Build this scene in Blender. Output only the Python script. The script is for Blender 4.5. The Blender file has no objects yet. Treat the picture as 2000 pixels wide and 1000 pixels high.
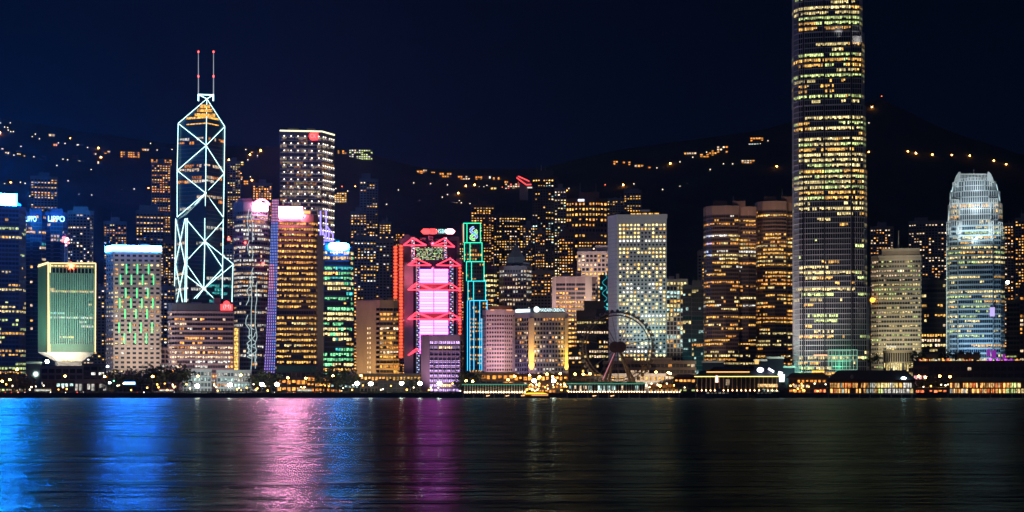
import bpy, math, random
from mathutils import Vector, noise
R = random.Random(7)
C = bpy.context.scene
COL = C.collection
rad = math.radians
# ------------------------------------------------------------------ camera, world, light
F = 3170.0            # focal length in pixels of the 2000 px wide photograph
HZ = 760.0            # pixel row of the horizon
CH = 6.0              # eye height above the water
cam = bpy.data.cameras.new('camera'); co = bpy.data.objects.new('camera', cam); COL.objects.link(co)
co.location = (0, 0, CH); co.rotation_euler = (rad(90), 0, 0)
cam.sensor_width = 36; cam.lens = 36 * F / 2000; cam.shift_y = (HZ - 500) / 2000
cam.clip_start = 0.5; cam.clip_end = 30000
C.camera = co
C.view_settings.view_transform = 'Standard'; C.view_settings.look = 'None'
C.view_settings.exposure = 0; C.view_settings.gamma = 1
C.cycles.use_denoising = True
C.cycles.max_bounces = 5; C.cycles.diffuse_bounces = 2; C.cycles.glossy_bounces = 3
C.cycles.sample_clamp_indirect = 6.0
C.cycles.use_light_tree = True
w = bpy.data.worlds.new('World'); C.world = w; w.use_nodes = True
nt = w.node_tree; nt.nodes.clear()
out = nt.nodes.new('ShaderNodeOutputWorld')
bg = nt.nodes.new('ShaderNodeBackground'); bg.inputs[1].default_value = 0.05
sky = nt.nodes.new('ShaderNodeTexSky'); sky.sky_type = 'NISHITA'; sky.sun_disc = False
sky.sun_elevation = rad(-7); sky.sun_rotation = rad(200)
bg2 = nt.nodes.new('ShaderNodeBackground')
tc = nt.nodes.new('ShaderNodeTexCoord'); sep = nt.nodes.new('ShaderNodeSeparateXYZ')
nt.links.new(tc.outputs['Generated'], sep.inputs[0])
rz = nt.nodes.new('ShaderNodeValToRGB')    # city glow: bluer to the left, fading up
rz.color_ramp.elements[0].position = 0.0; rz.color_ramp.elements[0].color = (0.0000, 0.0050, 0.028, 1)
rz.color_ramp.elements[1].position = 1.0; rz.color_ramp.elements[1].color = (0.0004, 0.0030, 0.0115, 1)
mr = nt.nodes.new('ShaderNodeMapRange'); mr.inputs[1].default_value = -0.32; mr.inputs[2].default_value = 0.3
nt.links.new(sep.outputs['X'], mr.inputs[0]); nt.links.new(mr.outputs[0], rz.inputs[0])
mz = nt.nodes.new('ShaderNodeMapRange'); mz.inputs[1].default_value = 0.0; mz.inputs[2].default_value = 0.26
mz.inputs[3].default_value = 0.95; mz.inputs[4].default_value = 0.33
nt.links.new(sep.outputs['Z'], mz.inputs[0])
nz = nt.nodes.new('ShaderNodeTexNoise'); nz.inputs['Scale'].default_value = 2.2; nz.inputs['Detail'].default_value = 4
nt.links.new(tc.outputs['Generated'], nz.inputs['Vector'])
mn = nt.nodes.new('ShaderNodeMapRange'); mn.inputs[1].default_value = .3; mn.inputs[2].default_value = .7
mn.inputs[3].default_value = 0.7; mn.inputs[4].default_value = 1.3
nt.links.new(nz.outputs[0], mn.inputs[0])
mu = nt.nodes.new('ShaderNodeMath'); mu.operation = 'MULTIPLY'
nt.links.new(mz.outputs[0], mu.inputs[0]); nt.links.new(mn.outputs[0], mu.inputs[1])
nt.links.new(rz.outputs[0], bg2.inputs[0]); nt.links.new(mu.outputs[0], bg2.inputs[1])
ad = nt.nodes.new('ShaderNodeAddShader')
nt.links.new(sky.outputs[0], bg.inputs[0])
nt.links.new(bg.outputs[0], ad.inputs[0]); nt.links.new(bg2.outputs[0], ad.inputs[1]); nt.links.new(ad.outputs[0], out.inputs[0])
sl = bpy.data.lights.new('night_fill_sun', 'SUN'); sl.energy = 0.08; sl.angle = rad(20); sl.color = (0.42, 0.58, 1.0)  # dim fill sun added behind the viewer, standing in for city glow
so = bpy.data.objects.new('night_fill_sun', sl); COL.objects.link(so); so.rotation_euler = (rad(66), 0, rad(-18))

# ------------------------------------------------------------------ materials
MATS = {}
def newmat(name):
    m = bpy.data.materials.new(name); m.use_nodes = True; MATS[name] = m
    return m, m.node_tree, m.node_tree.nodes['Principled BSDF']
def wall(name, col, rough=.75, amp=.3, metal=0, sc=.06):
    if name in MATS: return MATS[name]
    m, n, b = newmat(name)
    t = n.nodes.new('ShaderNodeTexCoord'); mp = n.nodes.new('ShaderNodeMapping'); mp.inputs['Scale'].default_value = (1, 1, .25)
    x = n.nodes.new('ShaderNodeTexNoise'); x.inputs['Scale'].default_value = sc; x.inputs['Detail'].default_value = 6
    x.inputs['Roughness'].default_value = .65
    r = n.nodes.new('ShaderNodeMapRange'); r.inputs[1].default_value = .3; r.inputs[2].default_value = .7
    r.inputs[3].default_value = 1 - amp; r.inputs[4].default_value = 1 + amp * .6
    v = n.nodes.new('ShaderNodeMix'); v.data_type = 'RGBA'; v.blend_type = 'MULTIPLY'; v.inputs['Factor'].default_value = 1
    n.links.new(t.outputs['Object'], mp.inputs[0]); n.links.new(mp.outputs[0], x.inputs['Vector']); n.links.new(x.outputs[0], r.inputs[0])
    v.inputs[6].default_value = (*col, 1); n.links.new(r.outputs[0], v.inputs[7])
    n.links.new(v.outputs[2], b.inputs['Base Color']); b.inputs['Roughness'].default_value = rough; b.inputs['Metallic'].default_value = metal
    return m
def glass(name, col, rough=.12):
    if name in MATS: return MATS[name]
    m, n, b = newmat(name)
    b.inputs['Base Color'].default_value = (*col, 1); b.inputs['Roughness'].default_value = rough
    t = n.nodes.new('ShaderNodeTexCoord'); x = n.nodes.new('ShaderNodeTexNoise'); x.inputs['Scale'].default_value = .15
    bp = n.nodes.new('ShaderNodeBump'); bp.inputs['Strength'].default_value = .08
    n.links.new(t.outputs['Object'], x.inputs['Vector']); n.links.new(x.outputs[0], bp.inputs['Height']); n.links.new(bp.outputs[0], b.inputs['Normal'])
    return m
def emit(name, col, s, sample=True):
    if name in MATS: return MATS[name]
    m, n, b = newmat(name)
    b.inputs['Base Color'].default_value = (.02, .02, .02, 1)
    b.inputs['Emission Color'].default_value = (*col, 1); b.inputs['Emission Strength'].default_value = s
    m.cycles.emission_sampling = 'AUTO' if sample else 'NONE'
    return m
def litmat():
    m, n, b = newmat('lit_window')
    b.inputs['Base Color'].default_value = (.01, .012, .014, 1); b.inputs['Roughness'].default_value = .15
    a = n.nodes.new('ShaderNodeAttribute'); a.attribute_name = 'glow'
    t = n.nodes.new('ShaderNodeTexCoord'); mp = n.nodes.new('ShaderNodeMapping'); mp.inputs['Scale'].default_value = (1, 1, .6)
    x = n.nodes.new('ShaderNodeTexNoise'); x.inputs['Scale'].default_value = .7; x.inputs['Detail'].default_value = 3
    r = n.nodes.new('ShaderNodeMapRange'); r.inputs[1].default_value = .36; r.inputs[2].default_value = .64; r.inputs[3].default_value = .25; r.inputs[4].default_value = 1.5
    n.links.new(t.outputs['Object'], mp.inputs[0]); n.links.new(mp.outputs[0], x.inputs['Vector']); n.links.new(x.outputs[0], r.inputs[0])
    n.links.new(a.outputs['Color'], b.inputs['Emission Color']); n.links.new(r.outputs[0], b.inputs['Emission Strength'])
    m.cycles.emission_sampling = 'NONE'
    return m
LIT = litmat()
DG = glass('dark_glass', (.010, .014, .020)); BG = glass('blue_glass', (.008, .022, .055)); TG = glass('teal_glass', (.006, .035, .035))
CONC = wall('concrete', (.30, .28, .27)); DARK = wall('dark_cladding', (.07, .07, .08)); TAN = wall('tan_cladding', (.38, .31, .25))
BROWN = wall('brown_cladding', (.16, .10, .08)); WHITE = wall('white_cladding', (.62, .62, .62)); GREYC = wall('grey_cladding', (.22, .22, .24))
PINKC = wall('pink_granite', (.36, .25, .25)); STEEL = wall('steel', (.32, .33, .35), .4, .15, .6); PANE = glass('pane_glass', (.010, .014, .020), .4)
BLACK = wall('black_metal', (.03, .03, .035), .5)
GREEN = wall('green_cladding', (.30, .40, .35)); ROOF = wall('dark_roof', (.035, .04, .055), .6); ROOFG = wall('green_roof', (.03, .16, .09), .6)
BLUEC = wall('blue_cladding', (.06, .10, .22)); ALU = wall('aluminium', (.55, .57, .60), .38, .12, .2)

# ------------------------------------------------------------------ mesh building
class M:
    def __init__(s): s.v = []; s.f = []; s.m = []; s.g = []; s.mats = []
    def mi(s, m):
        if m not in s.mats: s.mats.append(m)
        return s.mats.index(m)
    def face(s, pts, mat, glow=(0, 0, 0)):
        i = len(s.v); s.v += [tuple(p) for p in pts]; s.f.append(tuple(range(i, i + len(pts)))); s.m.append(s.mi(mat)); s.g.append(glow)
    def hexa(s, a, b, mat, glow=(0, 0, 0)):   # two rings of equal length
        i = len(s.v); n = len(a); s.v += [tuple(p) for p in a] + [tuple(p) for p in b]; k = s.mi(mat)
        fs = [tuple(range(i + n - 1, i - 1, -1)), tuple(range(i + n, i + 2 * n))] + [(i + j, i + (j + 1) % n, i + n + (j + 1) % n, i + n + j) for j in range(n)]
        s.f += fs; s.m += [k] * len(fs); s.g += [glow] * len(fs)
    def box(s, x0, x1, y0, y1, z0, z1, mat, glow=(0, 0, 0)):
        s.hexa([(x0, y0, z0), (x1, y0, z0), (x1, y1, z0), (x0, y1, z0)], [(x0, y0, z1), (x1, y0, z1), (x1, y1, z1), (x0, y1, z1)], mat, glow)
    def prism(s, poly, z0, z1, mat, glow=(0, 0, 0)):
        zz = z1 if isinstance(z1, (list, tuple)) else [z1] * len(poly)
        s.hexa([(x, y, z0) for x, y in poly], [(p[0], p[1], z) for p, z in zip(poly, zz)], mat, glow)
    def panel(s, p0, p1, s0, s1, z0, z1, pr, mat, glow=(0, 0, 0), back=0.0):
        L = math.hypot(p1[0] - p0[0], p1[1] - p0[1]); d = ((p1[0] - p0[0]) / L, (p1[1] - p0[1]) / L); n = (d[1], -d[0])
        def P(t, o): return (p0[0] + d[0] * t + n[0] * o, p0[1] + d[1] * t + n[1] * o)
        q = [P(s0, pr), P(s1, pr), P(s1, -back), P(s0, -back)]
        s.prism(q, z0, z1, mat, glow)
    def beam(s, p, q, r, mat, n=4, r2=None, glow=(0, 0, 0)):
        p = Vector(p); q = Vector(q); d = (q - p).normalized(); r2 = r if r2 is None else r2
        a = d.cross(Vector((0, 1, 0)));  a = a if a.length > .1 else d.cross(Vector((1, 0, 0))); a.normalize(); b = d.cross(a)
        c = [(a * math.cos(6.2832 * (k + .5) / n) + b * math.sin(6.2832 * (k + .5) / n)) for k in range(n)]
        s.hexa([p + x * r for x in c], [q + x * r2 for x in c], mat, glow)
    def ball(s, c, r, mat, n=10, k=6, sx=1, sz=1):
        rings = []
        for j in range(k + 1):
            t = math.pi * j / k; rings.append([(c[0] + r * sx * math.sin(t) * math.cos(6.2832 * i / n), c[1] + r * math.sin(t) * math.sin(6.2832 * i / n), c[2] + r * sz * math.cos(t)) for i in range(n)])
        b = len(s.v); m = s.mi(mat)
        for q in rings: s.v += q
        for j in range(k):
            for i in range(n):
                s.f.append((b + j * n + i, b + (j + 1) * n + i, b + (j + 1) * n + (i + 1) % n, b + j * n + (i + 1) % n)); s.m.append(m); s.g.append((0, 0, 0))
    def disc(s, c, r, y0, y1, mat, n=24):       # drum with a horizontal axis along y
        s.hexa([(c[0] + r * math.cos(6.2832 * i / n), y0, c[1] + r * math.sin(6.2832 * i / n)) for i in range(n)],
               [(c[0] + r * math.cos(6.2832 * i / n), y1, c[1] + r * math.sin(6.2832 * i / n)) for i in range(n)], mat)
    def build(s, name, parent=None, **kw):
        me = bpy.data.meshes.new(name); me.from_pydata(s.v, [], s.f)
        for m in s.mats: me.materials.append(m)
        me.polygons.foreach_set('material_index', s.m)
        if any(g != (0, 0, 0) for g in s.g):
            at = me.attributes.new('glow', 'FLOAT_COLOR', 'FACE')
            at.data.foreach_set('color', [c for g in s.g for c in (*g, 1.0)])
        me.update()
        o = bpy.data.objects.new(name, me); COL.objects.link(o)
        if parent: o.parent = parent
        for k, v in kw.items(): o[k] = v
        return o
def thing(name, label, cat, loc=(0, 0, 0), rz=0, group=None):
    o = bpy.data.objects.new(name, None); COL.objects.link(o); o.location = loc; o.rotation_euler = (0, 0, rz)
    o.empty_display_size = 1; o['label'] = label; o['category'] = cat
    if group: o['group'] = group
    return o
def tag(o, label, cat, group=None):
    o['label'] = label; o['category'] = cat
    if group: o['group'] = group
    return o
def X(px, Y): return (px - 1000) / F * Y
def Z(py, Y): return CH + (HZ - py) / F * Y
class Site:        # a place on the far shore, its local y axis pointing away from the viewer
    def __init__(s, name, label, cat, pxc, Y, zb=3.0, group=None):
        s.X = X(pxc, Y); s.Y = Y; s.t = math.atan((pxc - 1000) / F); s.c = math.cos(s.t); s.s = math.sin(s.t); s.zb = zb
        s.root = thing(name, label, cat, (s.X, Y, zb), -s.t, group)
    def u(s, px, v=0):
        k = (px - 1000) / F
        return (k * (s.Y + v * s.c) - s.X - v * s.s) / (s.c + k * s.s)
    def z(s, py, u=0, v=0): return CH + (HZ - py) / F * (s.Y - u * s.s + v * s.c) - s.zb
    def p(s, px, py, v=0):
        u = s.u(px, v); return (u, v, s.z(py, u, v))
    def world(s, u, v, z): return (s.X + u * s.c + v * s.s, s.Y - u * s.s + v * s.c, z + s.zb)
def flood(S, px, py, col, W, tx=None, ty=None, out_=30, z=None, ang=80, size=2.0):
    "a spot lamp on the ground or a roof in front of a building, aimed at its facade"
    u = S.u(px, -out_); a = Vector(S.world(u, -out_, S.z(py, u, -out_) if z is None else z - S.zb))
    b = Vector(S.world(*S.p(tx if tx is not None else px, ty, 0)))
    l = bpy.data.lights.new('floodlight', 'SPOT'); l.energy = W; l.color = col; l.spot_size = rad(ang); l.spot_blend = 1; l.shadow_soft_size = size
    o = bpy.data.objects.new('floodlight', l); COL.objects.link(o); o.location = a; o.rotation_euler = (b - a).to_track_quat('-Z', 'Y').to_euler()
    return o
# window light colours (linear)
GOLD = (1.5, .78, .16); PALE = (1.35, 1.05, .42); WARM = (1.4, 1.0, .62); ORG = (1.5, .50, .07); COOL = (.75, 1.15, 1.05); WHT = (1.2, 1.15, 1.0)
GRN = (.30, 1.1, .45); LIME = (.95, 1.15, .38); TEAL = (.1, .8, .75); PINK = (1.3, .55, .6); AMB = (1.5, .62, .12)
def pick(pal): 
    t = R.random() * sum(x[1] for x in pal)
    for c, wt in pal:
        t -= wt
        if t <= 0: return c
    return pal[-1][0]
def interp(tab, t):
    if not isinstance(tab, (list, tuple)): return tab
    for (a, pa), (b, pb) in zip(tab, tab[1:]):
        if t <= b: return pa + (pb - pa) * max(0, (t - a) / max(b - a, 1e-6))
    return tab[-1][1]
class Lit:
    def __init__(s, p=.4, pal=((PALE, 3), (GOLD, 2)), spread=.5, run=.6, gain=1.0, full=0.0, jit=.35):
        s.p = p; s.pal = pal; s.spread = spread; s.run = run; s.gain = gain; s.full = full; s.jit = jit
    def floor(s, t):
        p = interp(s.p, t); s.fp = min(1, max(0, p * (1 + s.spread * (R.random() * 2 - 1)))) if R.random() > s.full else 1.0
        s.fc = pick(s.pal); s.on = False; s.first = True
    def cell(s):
        if s.first or R.random() > s.run: s.on = R.random() < s.fp; s.cc = s.fc if R.random() < .65 else pick(s.pal); s.first = False; s.b = .6 + R.random() * .6
        if not s.on or R.random() < .06: return None
        k = s.gain * s.b * (1 - s.jit + s.jit * 2 * R.random())
        return (s.cc[0] * k, s.cc[1] * k, s.cc[2] * k)
def facade(S, edges, z0, z1, wm, lit, fh=3.8, bw=3.0, sp=.4, pf=.2, pd=.35, sd=.45, mode='band', ztops=None, wall_m=None, maxwin=100, skip=None, sub=1, wname='window_band', lf=1.0):
    """lattice of piers and spandrels standing proud of the glazing, and lit windows in its openings"""
    wl = wall_m if wall_m is not None else M()
    nf = max(1, int(round((z1 - z0) / fh))); fh = (z1 - z0) / nf
    floors = []; singles = []
    for e, (p0, p1) in enumerate(edges):
        L = math.hypot(p1[0] - p0[0], p1[1] - p0[1])
        if L < .5: continue
        top = z1 if not ztops else ztops[e]
        nb = max(1, int(round(L / bw)))
        if sp > 0:
            for f in range(nf + 1):
                zz = z0 + f * fh
                if zz > top + .1: break
                wl.panel(p0, p1, 0, L, zz - fh * sp * .5, zz + fh * sp * .5, sd, wm)
        if pf > 0:
            for k in range(nb + 1):
                c = L * k / nb; hw = L / nb * pf * .5
                wl.panel(p0, p1, max(0, c - hw), min(L, c + hw), z0, top, pd, wm)
    for f in range(nf):
        lit.floor((f + .5) / nf); fm = M()
        for e, (p0, p1) in enumerate(edges):
            L = math.hypot(p1[0] - p0[0], p1[1] - p0[1])
            if L < .5: continue
            top = z1 if not ztops else ztops[e]
            a = z0 + f * fh + fh * (sp * .5 + .04); b = z0 + (f + 1) * fh - fh * (sp * .5 + .04)
            if b > top: continue
            a = b - (b - a) * lf
            if skip and skip(e, (f + .5) / nf): continue
            nb = max(1, int(round(L / bw)))
            if mode == 'band': fm.panel(p0, p1, .02, L - .02, a - .01, b + .01, .035, PANE)
            for k in range(nb * sub):
                g = lit.cell()
                if not g: continue
                bwid = L / nb; b0 = (k // sub) * bwid + bwid * (pf * .5 + .02); wd = bwid * (1 - pf - .04) / sub; s0 = b0 + (k % sub) * wd
                a_ = b - (b - a) * R.choice((1, 1, 1, .82, .6)); s1 = s0 + wd * R.choice((.96, .96, .9, .7))      # blinds and half drawn curtains
                if mode == 'band': fm.panel(p0, p1, s0, s1, a_, b, .07, LIT, g)
                else: singles.append((p0, p1, s0, s1, a_, b, g))
        if mode == 'band' and LIT in fm.mats: floors.append(fm)
    for i, fm in enumerate(floors[:100]): fm.build(wname, S.root)
    if singles:
        R.shuffle(singles)
        for q in singles[:maxwin]:
            m = M(); m.panel(*q[:6], .07, LIT, q[6]); m.build('window', S.root)
        if len(singles) > maxwin:
            m = M()
            for q in singles[maxwin:]: m.panel(*q[:6], .07, LIT, q[6])
            m.build('window_mass', S.root, kind='stuff')
    return wl
def tower(name, label, px, ytop, Y, wm=DARK, gm=DG, lit=None, depth=28, zb=3.0, ybot=None, cat='building', group=None, cap=2.5, inset=2, plant=None, capm=None, sides=True, z0=None, **kw):
    """px: visible front as [(pixel column, metres behind the front), ...] from left to right"""
    pl = [(p, 0) if not isinstance(p, tuple) else p for p in px]
    S = Site(name, label, cat, (pl[0][0] + pl[-1][0]) / 2, Y, zb if ybot is None else Z(ybot, Y), group)
    pts = [(S.u(a, v), v) for a, v in pl]; zt = S.z(ytop)
    vm = max(v for _, v in pl) + depth
    k = inset / F * Y
    back = [(pts[-1][0] - k, vm), (pts[0][0] + k, vm)]
    poly = pts + back
    g = M(); g.prism(poly, 0, zt - .2, gm); g.build('glazing', S.root)
    ed = list(zip(pts, pts[1:]))
    if sides: ed += [(pts[-1], back[0]), (back[1], pts[0])]
    wl = M()
    if cap:
        n = len(poly)
        for i in range(n):
            p0, p1 = poly[i], poly[(i + 1) % n]; L = math.hypot(p1[0] - p0[0], p1[1] - p0[1])
            if L > .3: wl.panel(p0, p1, -.2, L + .2, zt - cap, zt + .6, .62, capm or wm, back=.4)
        wl.prism(poly, zt - .3, zt - .05, capm or wm)
    zz0 = 0 if z0 is None else z0
    if lit is None: lit = Lit()
    facade(S, ed, zz0, zt - cap, wm, lit, wall_m=wl, **kw)
    wl.build('wall', S.root)
    w_ = pts[-1][0] - pts[0][0]
    if not plant and zt > 70:
        q = R.uniform(.1, .4); plant = [(q, q + R.uniform(.15, .3), R.uniform(2, 4)), (q + .35, q + R.uniform(.42, .55), R.uniform(3, 6))]
    if plant:
        for (a, b, h) in plant:
            m = M(); x0 = pts[0][0] + w_ * a; x1 = pts[0][0] + w_ * b
            m.box(x0, x1, 4, vm * .6 + 4, zt - .04, zt + h, wm)
            for q in range(3): 
                c = x0 + (x1 - x0) * (q + .5) / 3; m.box(c - w_ * .03, c + w_ * .03, 6, 10, zt + h, zt + h + 1.2, BLACK)
            if R.random() < .5: m.beam((x0 + 1, 7, zt + h), (x0 + 1, 7, zt + h + R.uniform(4, 9)), .22, STEEL, 4, .08)
            m.build('roof_plant', S.root)
    S.pts = pts; S.zt = zt; S.ed = ed; S.vm = vm; S.poly = poly
    return S
def tube(S, a, b, r, mat, name='light_tube', va=-.8, vb=None, parent=None):
    m = M(); m.beam(S.p(a[0], a[1], va), S.p(b[0], b[1], va if vb is None else vb), r, mat, 6); return m.build(name, parent or S.root)
def text(S, s, px0, px1, py0, py1, mat, v=-1.2, name='sign_lettering', parent=None, depth=.15):
    cu = bpy.data.curves.new(name, 'FONT'); cu.body = s; cu.align_x = 'CENTER'; cu.align_y = 'CENTER'; cu.extrude = depth; cu.size = 1; cu.materials.append(mat)
    o = bpy.data.objects.new(name, cu); COL.objects.link(o)
    bpy.context.view_layer.update()
    wd = max(o.dimensions.x, .01); ht = max(o.dimensions.y, .01)
    a = Vector(S.p(px0, py1, v)); b = Vector(S.p(px1, py0, v))
    me = bpy.data.meshes.new_from_object(o.evaluated_get(bpy.context.evaluated_depsgraph_get())); bpy.data.objects.remove(o)
    o = bpy.data.objects.new(name, me); COL.objects.link(o)
    o.scale = ((b.x - a.x) / wd, (b.z - a.z) / ht, 1)
    o.rotation_euler = (rad(90), 0, 0); o.location = ((a.x + b.x) / 2, v, (a.z + b.z) / 2); o.parent = parent or S.root
    return o
def slab(S, px0, px1, py0, py1, v0, v1, mat, name, parent=None, build=True, m=None):
    m = m or M(); a = S.p(px0, py1, v0); b = S.p(px1, py0, v0); m.box(a[0], b[0], v0, v1, a[2], b[2], mat)
    return m.build(name, parent or S.root) if build else m
#@@SETTING
# ------------------------------------------------------------------ setting
def structure(name, m): o = m.build(name); o['kind'] = 'structure'; return o
def water():
    mt, n, b = newmat('harbour_water')
    n.nodes.remove(b); o = n.nodes['Material Output']
    df = n.nodes.new('ShaderNodeBsdfDiffuse'); df.inputs[0].default_value = (.001, .02, .03, 1)
    gl = n.nodes.new('ShaderNodeBsdfGlossy'); gl.inputs[0].default_value = (.66, .95, 1, 1)
    fr = n.nodes.new('ShaderNodeFresnel'); fr.inputs[0].default_value = 1.33; k2 = n.nodes.new('ShaderNodeMath'); k2.operation = 'MULTIPLY'; k2.inputs[1].default_value = .25
    mx = n.nodes.new('ShaderNodeMixShader'); n.links.new(fr.outputs[0], k2.inputs[0]); n.links.new(k2.outputs[0], mx.inputs[0]); n.links.new(df.outputs[0], mx.inputs[1]); n.links.new(gl.outputs[0], mx.inputs[2]); n.links.new(mx.outputs[0], o.inputs[0])
    t = n.nodes.new('ShaderNodeTexCoord')
    def nz(scx, scy, det):
        mp = n.nodes.new('ShaderNodeMapping'); mp.inputs['Scale'].default_value = (scx, scy, 1); x = n.nodes.new('ShaderNodeTexNoise')
        x.inputs['Scale'].default_value = 1; x.inputs['Detail'].default_value = det; x.inputs['Roughness'].default_value = .6
        n.links.new(t.outputs['Object'], mp.inputs[0]); n.links.new(mp.outputs[0], x.inputs['Vector']); return x
    a = nz(.16, .36, 4); c = nz(.03, .09, 4)
    s = n.nodes.new('ShaderNodeMath'); s.operation = 'ADD'; k = n.nodes.new('ShaderNodeMath'); k.operation = 'MULTIPLY'; k.inputs[1].default_value = 2.2
    n.links.new(c.outputs[0], k.inputs[0]); n.links.new(k.outputs[0], s.inputs[1]); n.links.new(a.outputs[0], s.inputs[0])
    bp = n.nodes.new('ShaderNodeBump'); bp.inputs['Strength'].default_value = 1; bp.inputs['Distance'].default_value = .6
    n.links.new(s.outputs[0], bp.inputs['Height']); n.links.new(bp.outputs[0], gl.inputs['Normal'])
    r = n.nodes.new('ShaderNodeMapRange'); r.inputs[1].default_value = .35; r.inputs[2].default_value = .65; r.inputs[3].default_value = .19; r.inputs[4].default_value = .29
    n.links.new(c.outputs[0], r.inputs[0]); n.links.new(r.outputs[0], gl.inputs['Roughness'])
    return mt
m = M(); WM = water()
m.face([(-3000, -400, 0), (3000, -400, 0), (3000, 1122, 0), (-3000, 1122, 0)], WM); structure('water', m)
m = M(); m.face([(-6000, 1120, 3), (6000, 1120, 3), (6000, 9000, 3), (-6000, 9000, 3)], wall('ground_paving', (.09, .09, .09), .9)); structure('ground', m)
m = M(); m.box(-3000, 3000, 1119.2, 1121, -6, 3.25, wall('seawall_stone', (.05, .05, .055), .9)); structure('seawall', m)
ASP = wall('asphalt', (.05, .05, .052), .9)
m = M(); m.box(-1500, 1500, 1135, 1151, 2.9, 3.004, ASP)
for i in range(-60, 61): m.box(i * 12, i * 12 + 4, 1142.9, 1143.1, 3.004, 3.008, WHITE)
structure('road', m)
m = M(); m.box(-1500, 1500, 1129, 1135, 2.9, 3.13, CONC); m.box(-1500, 1500, 1151, 1156, 2.9, 3.13, CONC); structure('pavement', m)
RIDGE = [(-900, 240), (-300, 225), (0, 222), (150, 250), (330, 278), (500, 282), (660, 283), (820, 322), (1050, 325), (1200, 288), (1400, 262), (1490, 248), (1720, 186), (1850, 250), (2000, 300), (2600, 330)]
HY0, HY1 = 2350.0, 3700.0
def hillz(x, y):
    px = 1000 + F * x / max(y, 1); zr = Z(interp([(a, b) for a, b in RIDGE], px) if px > RIDGE[0][0] else RIDGE[0][1], HY1)
    t = (y - HY0) / (HY1 - HY0)
    n_ = noise.noise(Vector((x * .004, y * .004, 0))) * 40 + noise.noise(Vector((x * .015, y * .015, 3))) * 12
    if t <= 0: return 2.0
    if t <= 1: return 2 + (zr - 2) * t ** 1.05 + n_ * math.sin(math.pi * min(1, t)) ** .7
    return max(-20, zr * (1 - (t - 1) * .6))
m = M(); mh = wall('wooded_hillside', (.03, .045, .03), .95, .5, 0, .01)
xs = [i * 45 - 2900 for i in range(130)]; ys = [HY0 - 20 + j * 45 for j in range(46)]
m.v = [(x, y, hillz(x, y)) for y in ys for x in xs]; k = m.mi(mh); nx = len(xs)
for j in range(len(ys) - 1):
    for i in range(nx - 1): m.f.append((j * nx + i, j * nx + i + 1, (j + 1) * nx + i + 1, (j + 1) * nx + i)); m.m.append(k); m.g.append((0, 0, 0))
hills = structure('hills', m)
for p in hills.data.polygons: p.use_smooth = True
#@@TOWERS
# ------------------------------------------------------------------ far residential towers (punched windows)
def res(label, px, ytop, Y, p=.35, pal=((GOLD, 4), (WARM, 3), (AMB, 2)), wm=GREYC, fh=3.3, bw=3.6, plant=((.3, .7, 6),), run=.25, name='apartment_tower', cat='apartment tower', gain=1.15, maxwin=90, **kw):
    p = p * 1.4 if not isinstance(p, list) else [(a_, min(.9, b_ * 1.4)) for a_, b_ in p]
    return tower(name, label, px, ytop, Y, wm, DG, Lit(p, pal, .8, run, gain, jit=.6), mode='pane', fh=fh, bw=bw, sp=.5, pf=.4, cap=3, plant=plant, maxwin=maxwin, **kw)
G0 = None
res('dim apartment tower with scattered yellow windows rising behind the two blue glass towers', [(60, 0), (112, 0)], 345, 2150, [(0, .15), (.6, .3), (1, .5)], run=.6, bw=4)
res('slim dark apartment tower with white window rows beside the lettered glass tower', [(133, 4), (142, 0), (176, 0), (182, 5)], 412, 1750, [(0, .3), (1, .22)], ((WHT, 3), (WARM, 3)), plant=[(.2, .8, 5)])
res('low far block with two columns of dim orange windows left of the green neon building', [(203, 0), (247, 0)], 433, 2100, .35, ((AMB, 3), (PALE, 1)))
res('pale apartment tower with regular columns of cream windows behind the green neon building', [(266, 0), (320, 0)], 412, 1950, [(0, .5), (1, .55)], ((WARM, 4), (GOLD, 2)), BROWN, run=.75, bw=4.2, plant=[(.1, .8, 7)])
res('dark apartment slab with bunched yellow windows in the gap left of the braced tower', [(312, 0), (345, 0)], 470, 2000, .4, ((GOLD, 3), (WARM, 2)))
res('mid level tower with orange windows high on the slope left of the braced tower', [(296, 0), (333, 0)], 318, 2300, [(0, 0), (.7, .25), (1, .6)], ((ORG, 2), (GOLD, 3)), run=.6, bw=4)
res('narrow tower with small orange windows right behind the braced tower top', [(444, 0), (470, 0)], 315, 2300, [(0, .1), (.5, .2), (1, .4)], ((PALE, 2), (GOLD, 2)))
res('far tower with orange glowing top floor behind the round sign tower', [(494, 0), (531, 0)], 358, 2250, [(0, .2), (.8, .2), (1, .6)], ((ORG, 3), (AMB, 3)), gain=1.6)
res('tall slim dark apartment tower with a central column of yellow windows', [(703, 0), (716, -2), (738, 0)], 350, 2050, [(0, .2), (1, .35)], run=.5, plant=[(.1, .6, 8)])
res('shorter dark apartment tower with few windows in front of the slim one', [(685, 0), (716, 0)], 414, 1990, [(0, .2), (.8, .2), (1, .5)], run=.5)
res('wide dark apartment block full of sparse yellow windows behind the tan hotel', [(692, 0), (735, 0)], 462, 1850, [(0, .25), (1, .35)], ((GOLD, 4), (WHT, 1)), run=.5, plant=None)
res('dark apartment block beside the red ladder lights with sparse windows', [(734, 0), (768, 0)], 468, 1840, .18, ((GOLD, 2), (WHT, 1)), plant=[(.3, .5, 5)])
res('small hillside block with bright yellow window rows left of the red signed bank', [(741, 0), (764, 0)], 434, 2200, [(0, .2), (1, .7)], ((GOLD, 1),), gain=1.4, plant=None)
res('brown apartment tower with long yellow window rows above the green outlined tower', [(920, 0), (965, 0)], 400, 2150, [(0, .35), (.8, .3), (1, .75)], ((GOLD, 3), (AMB, 3)), BROWN, run=.65)
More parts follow.
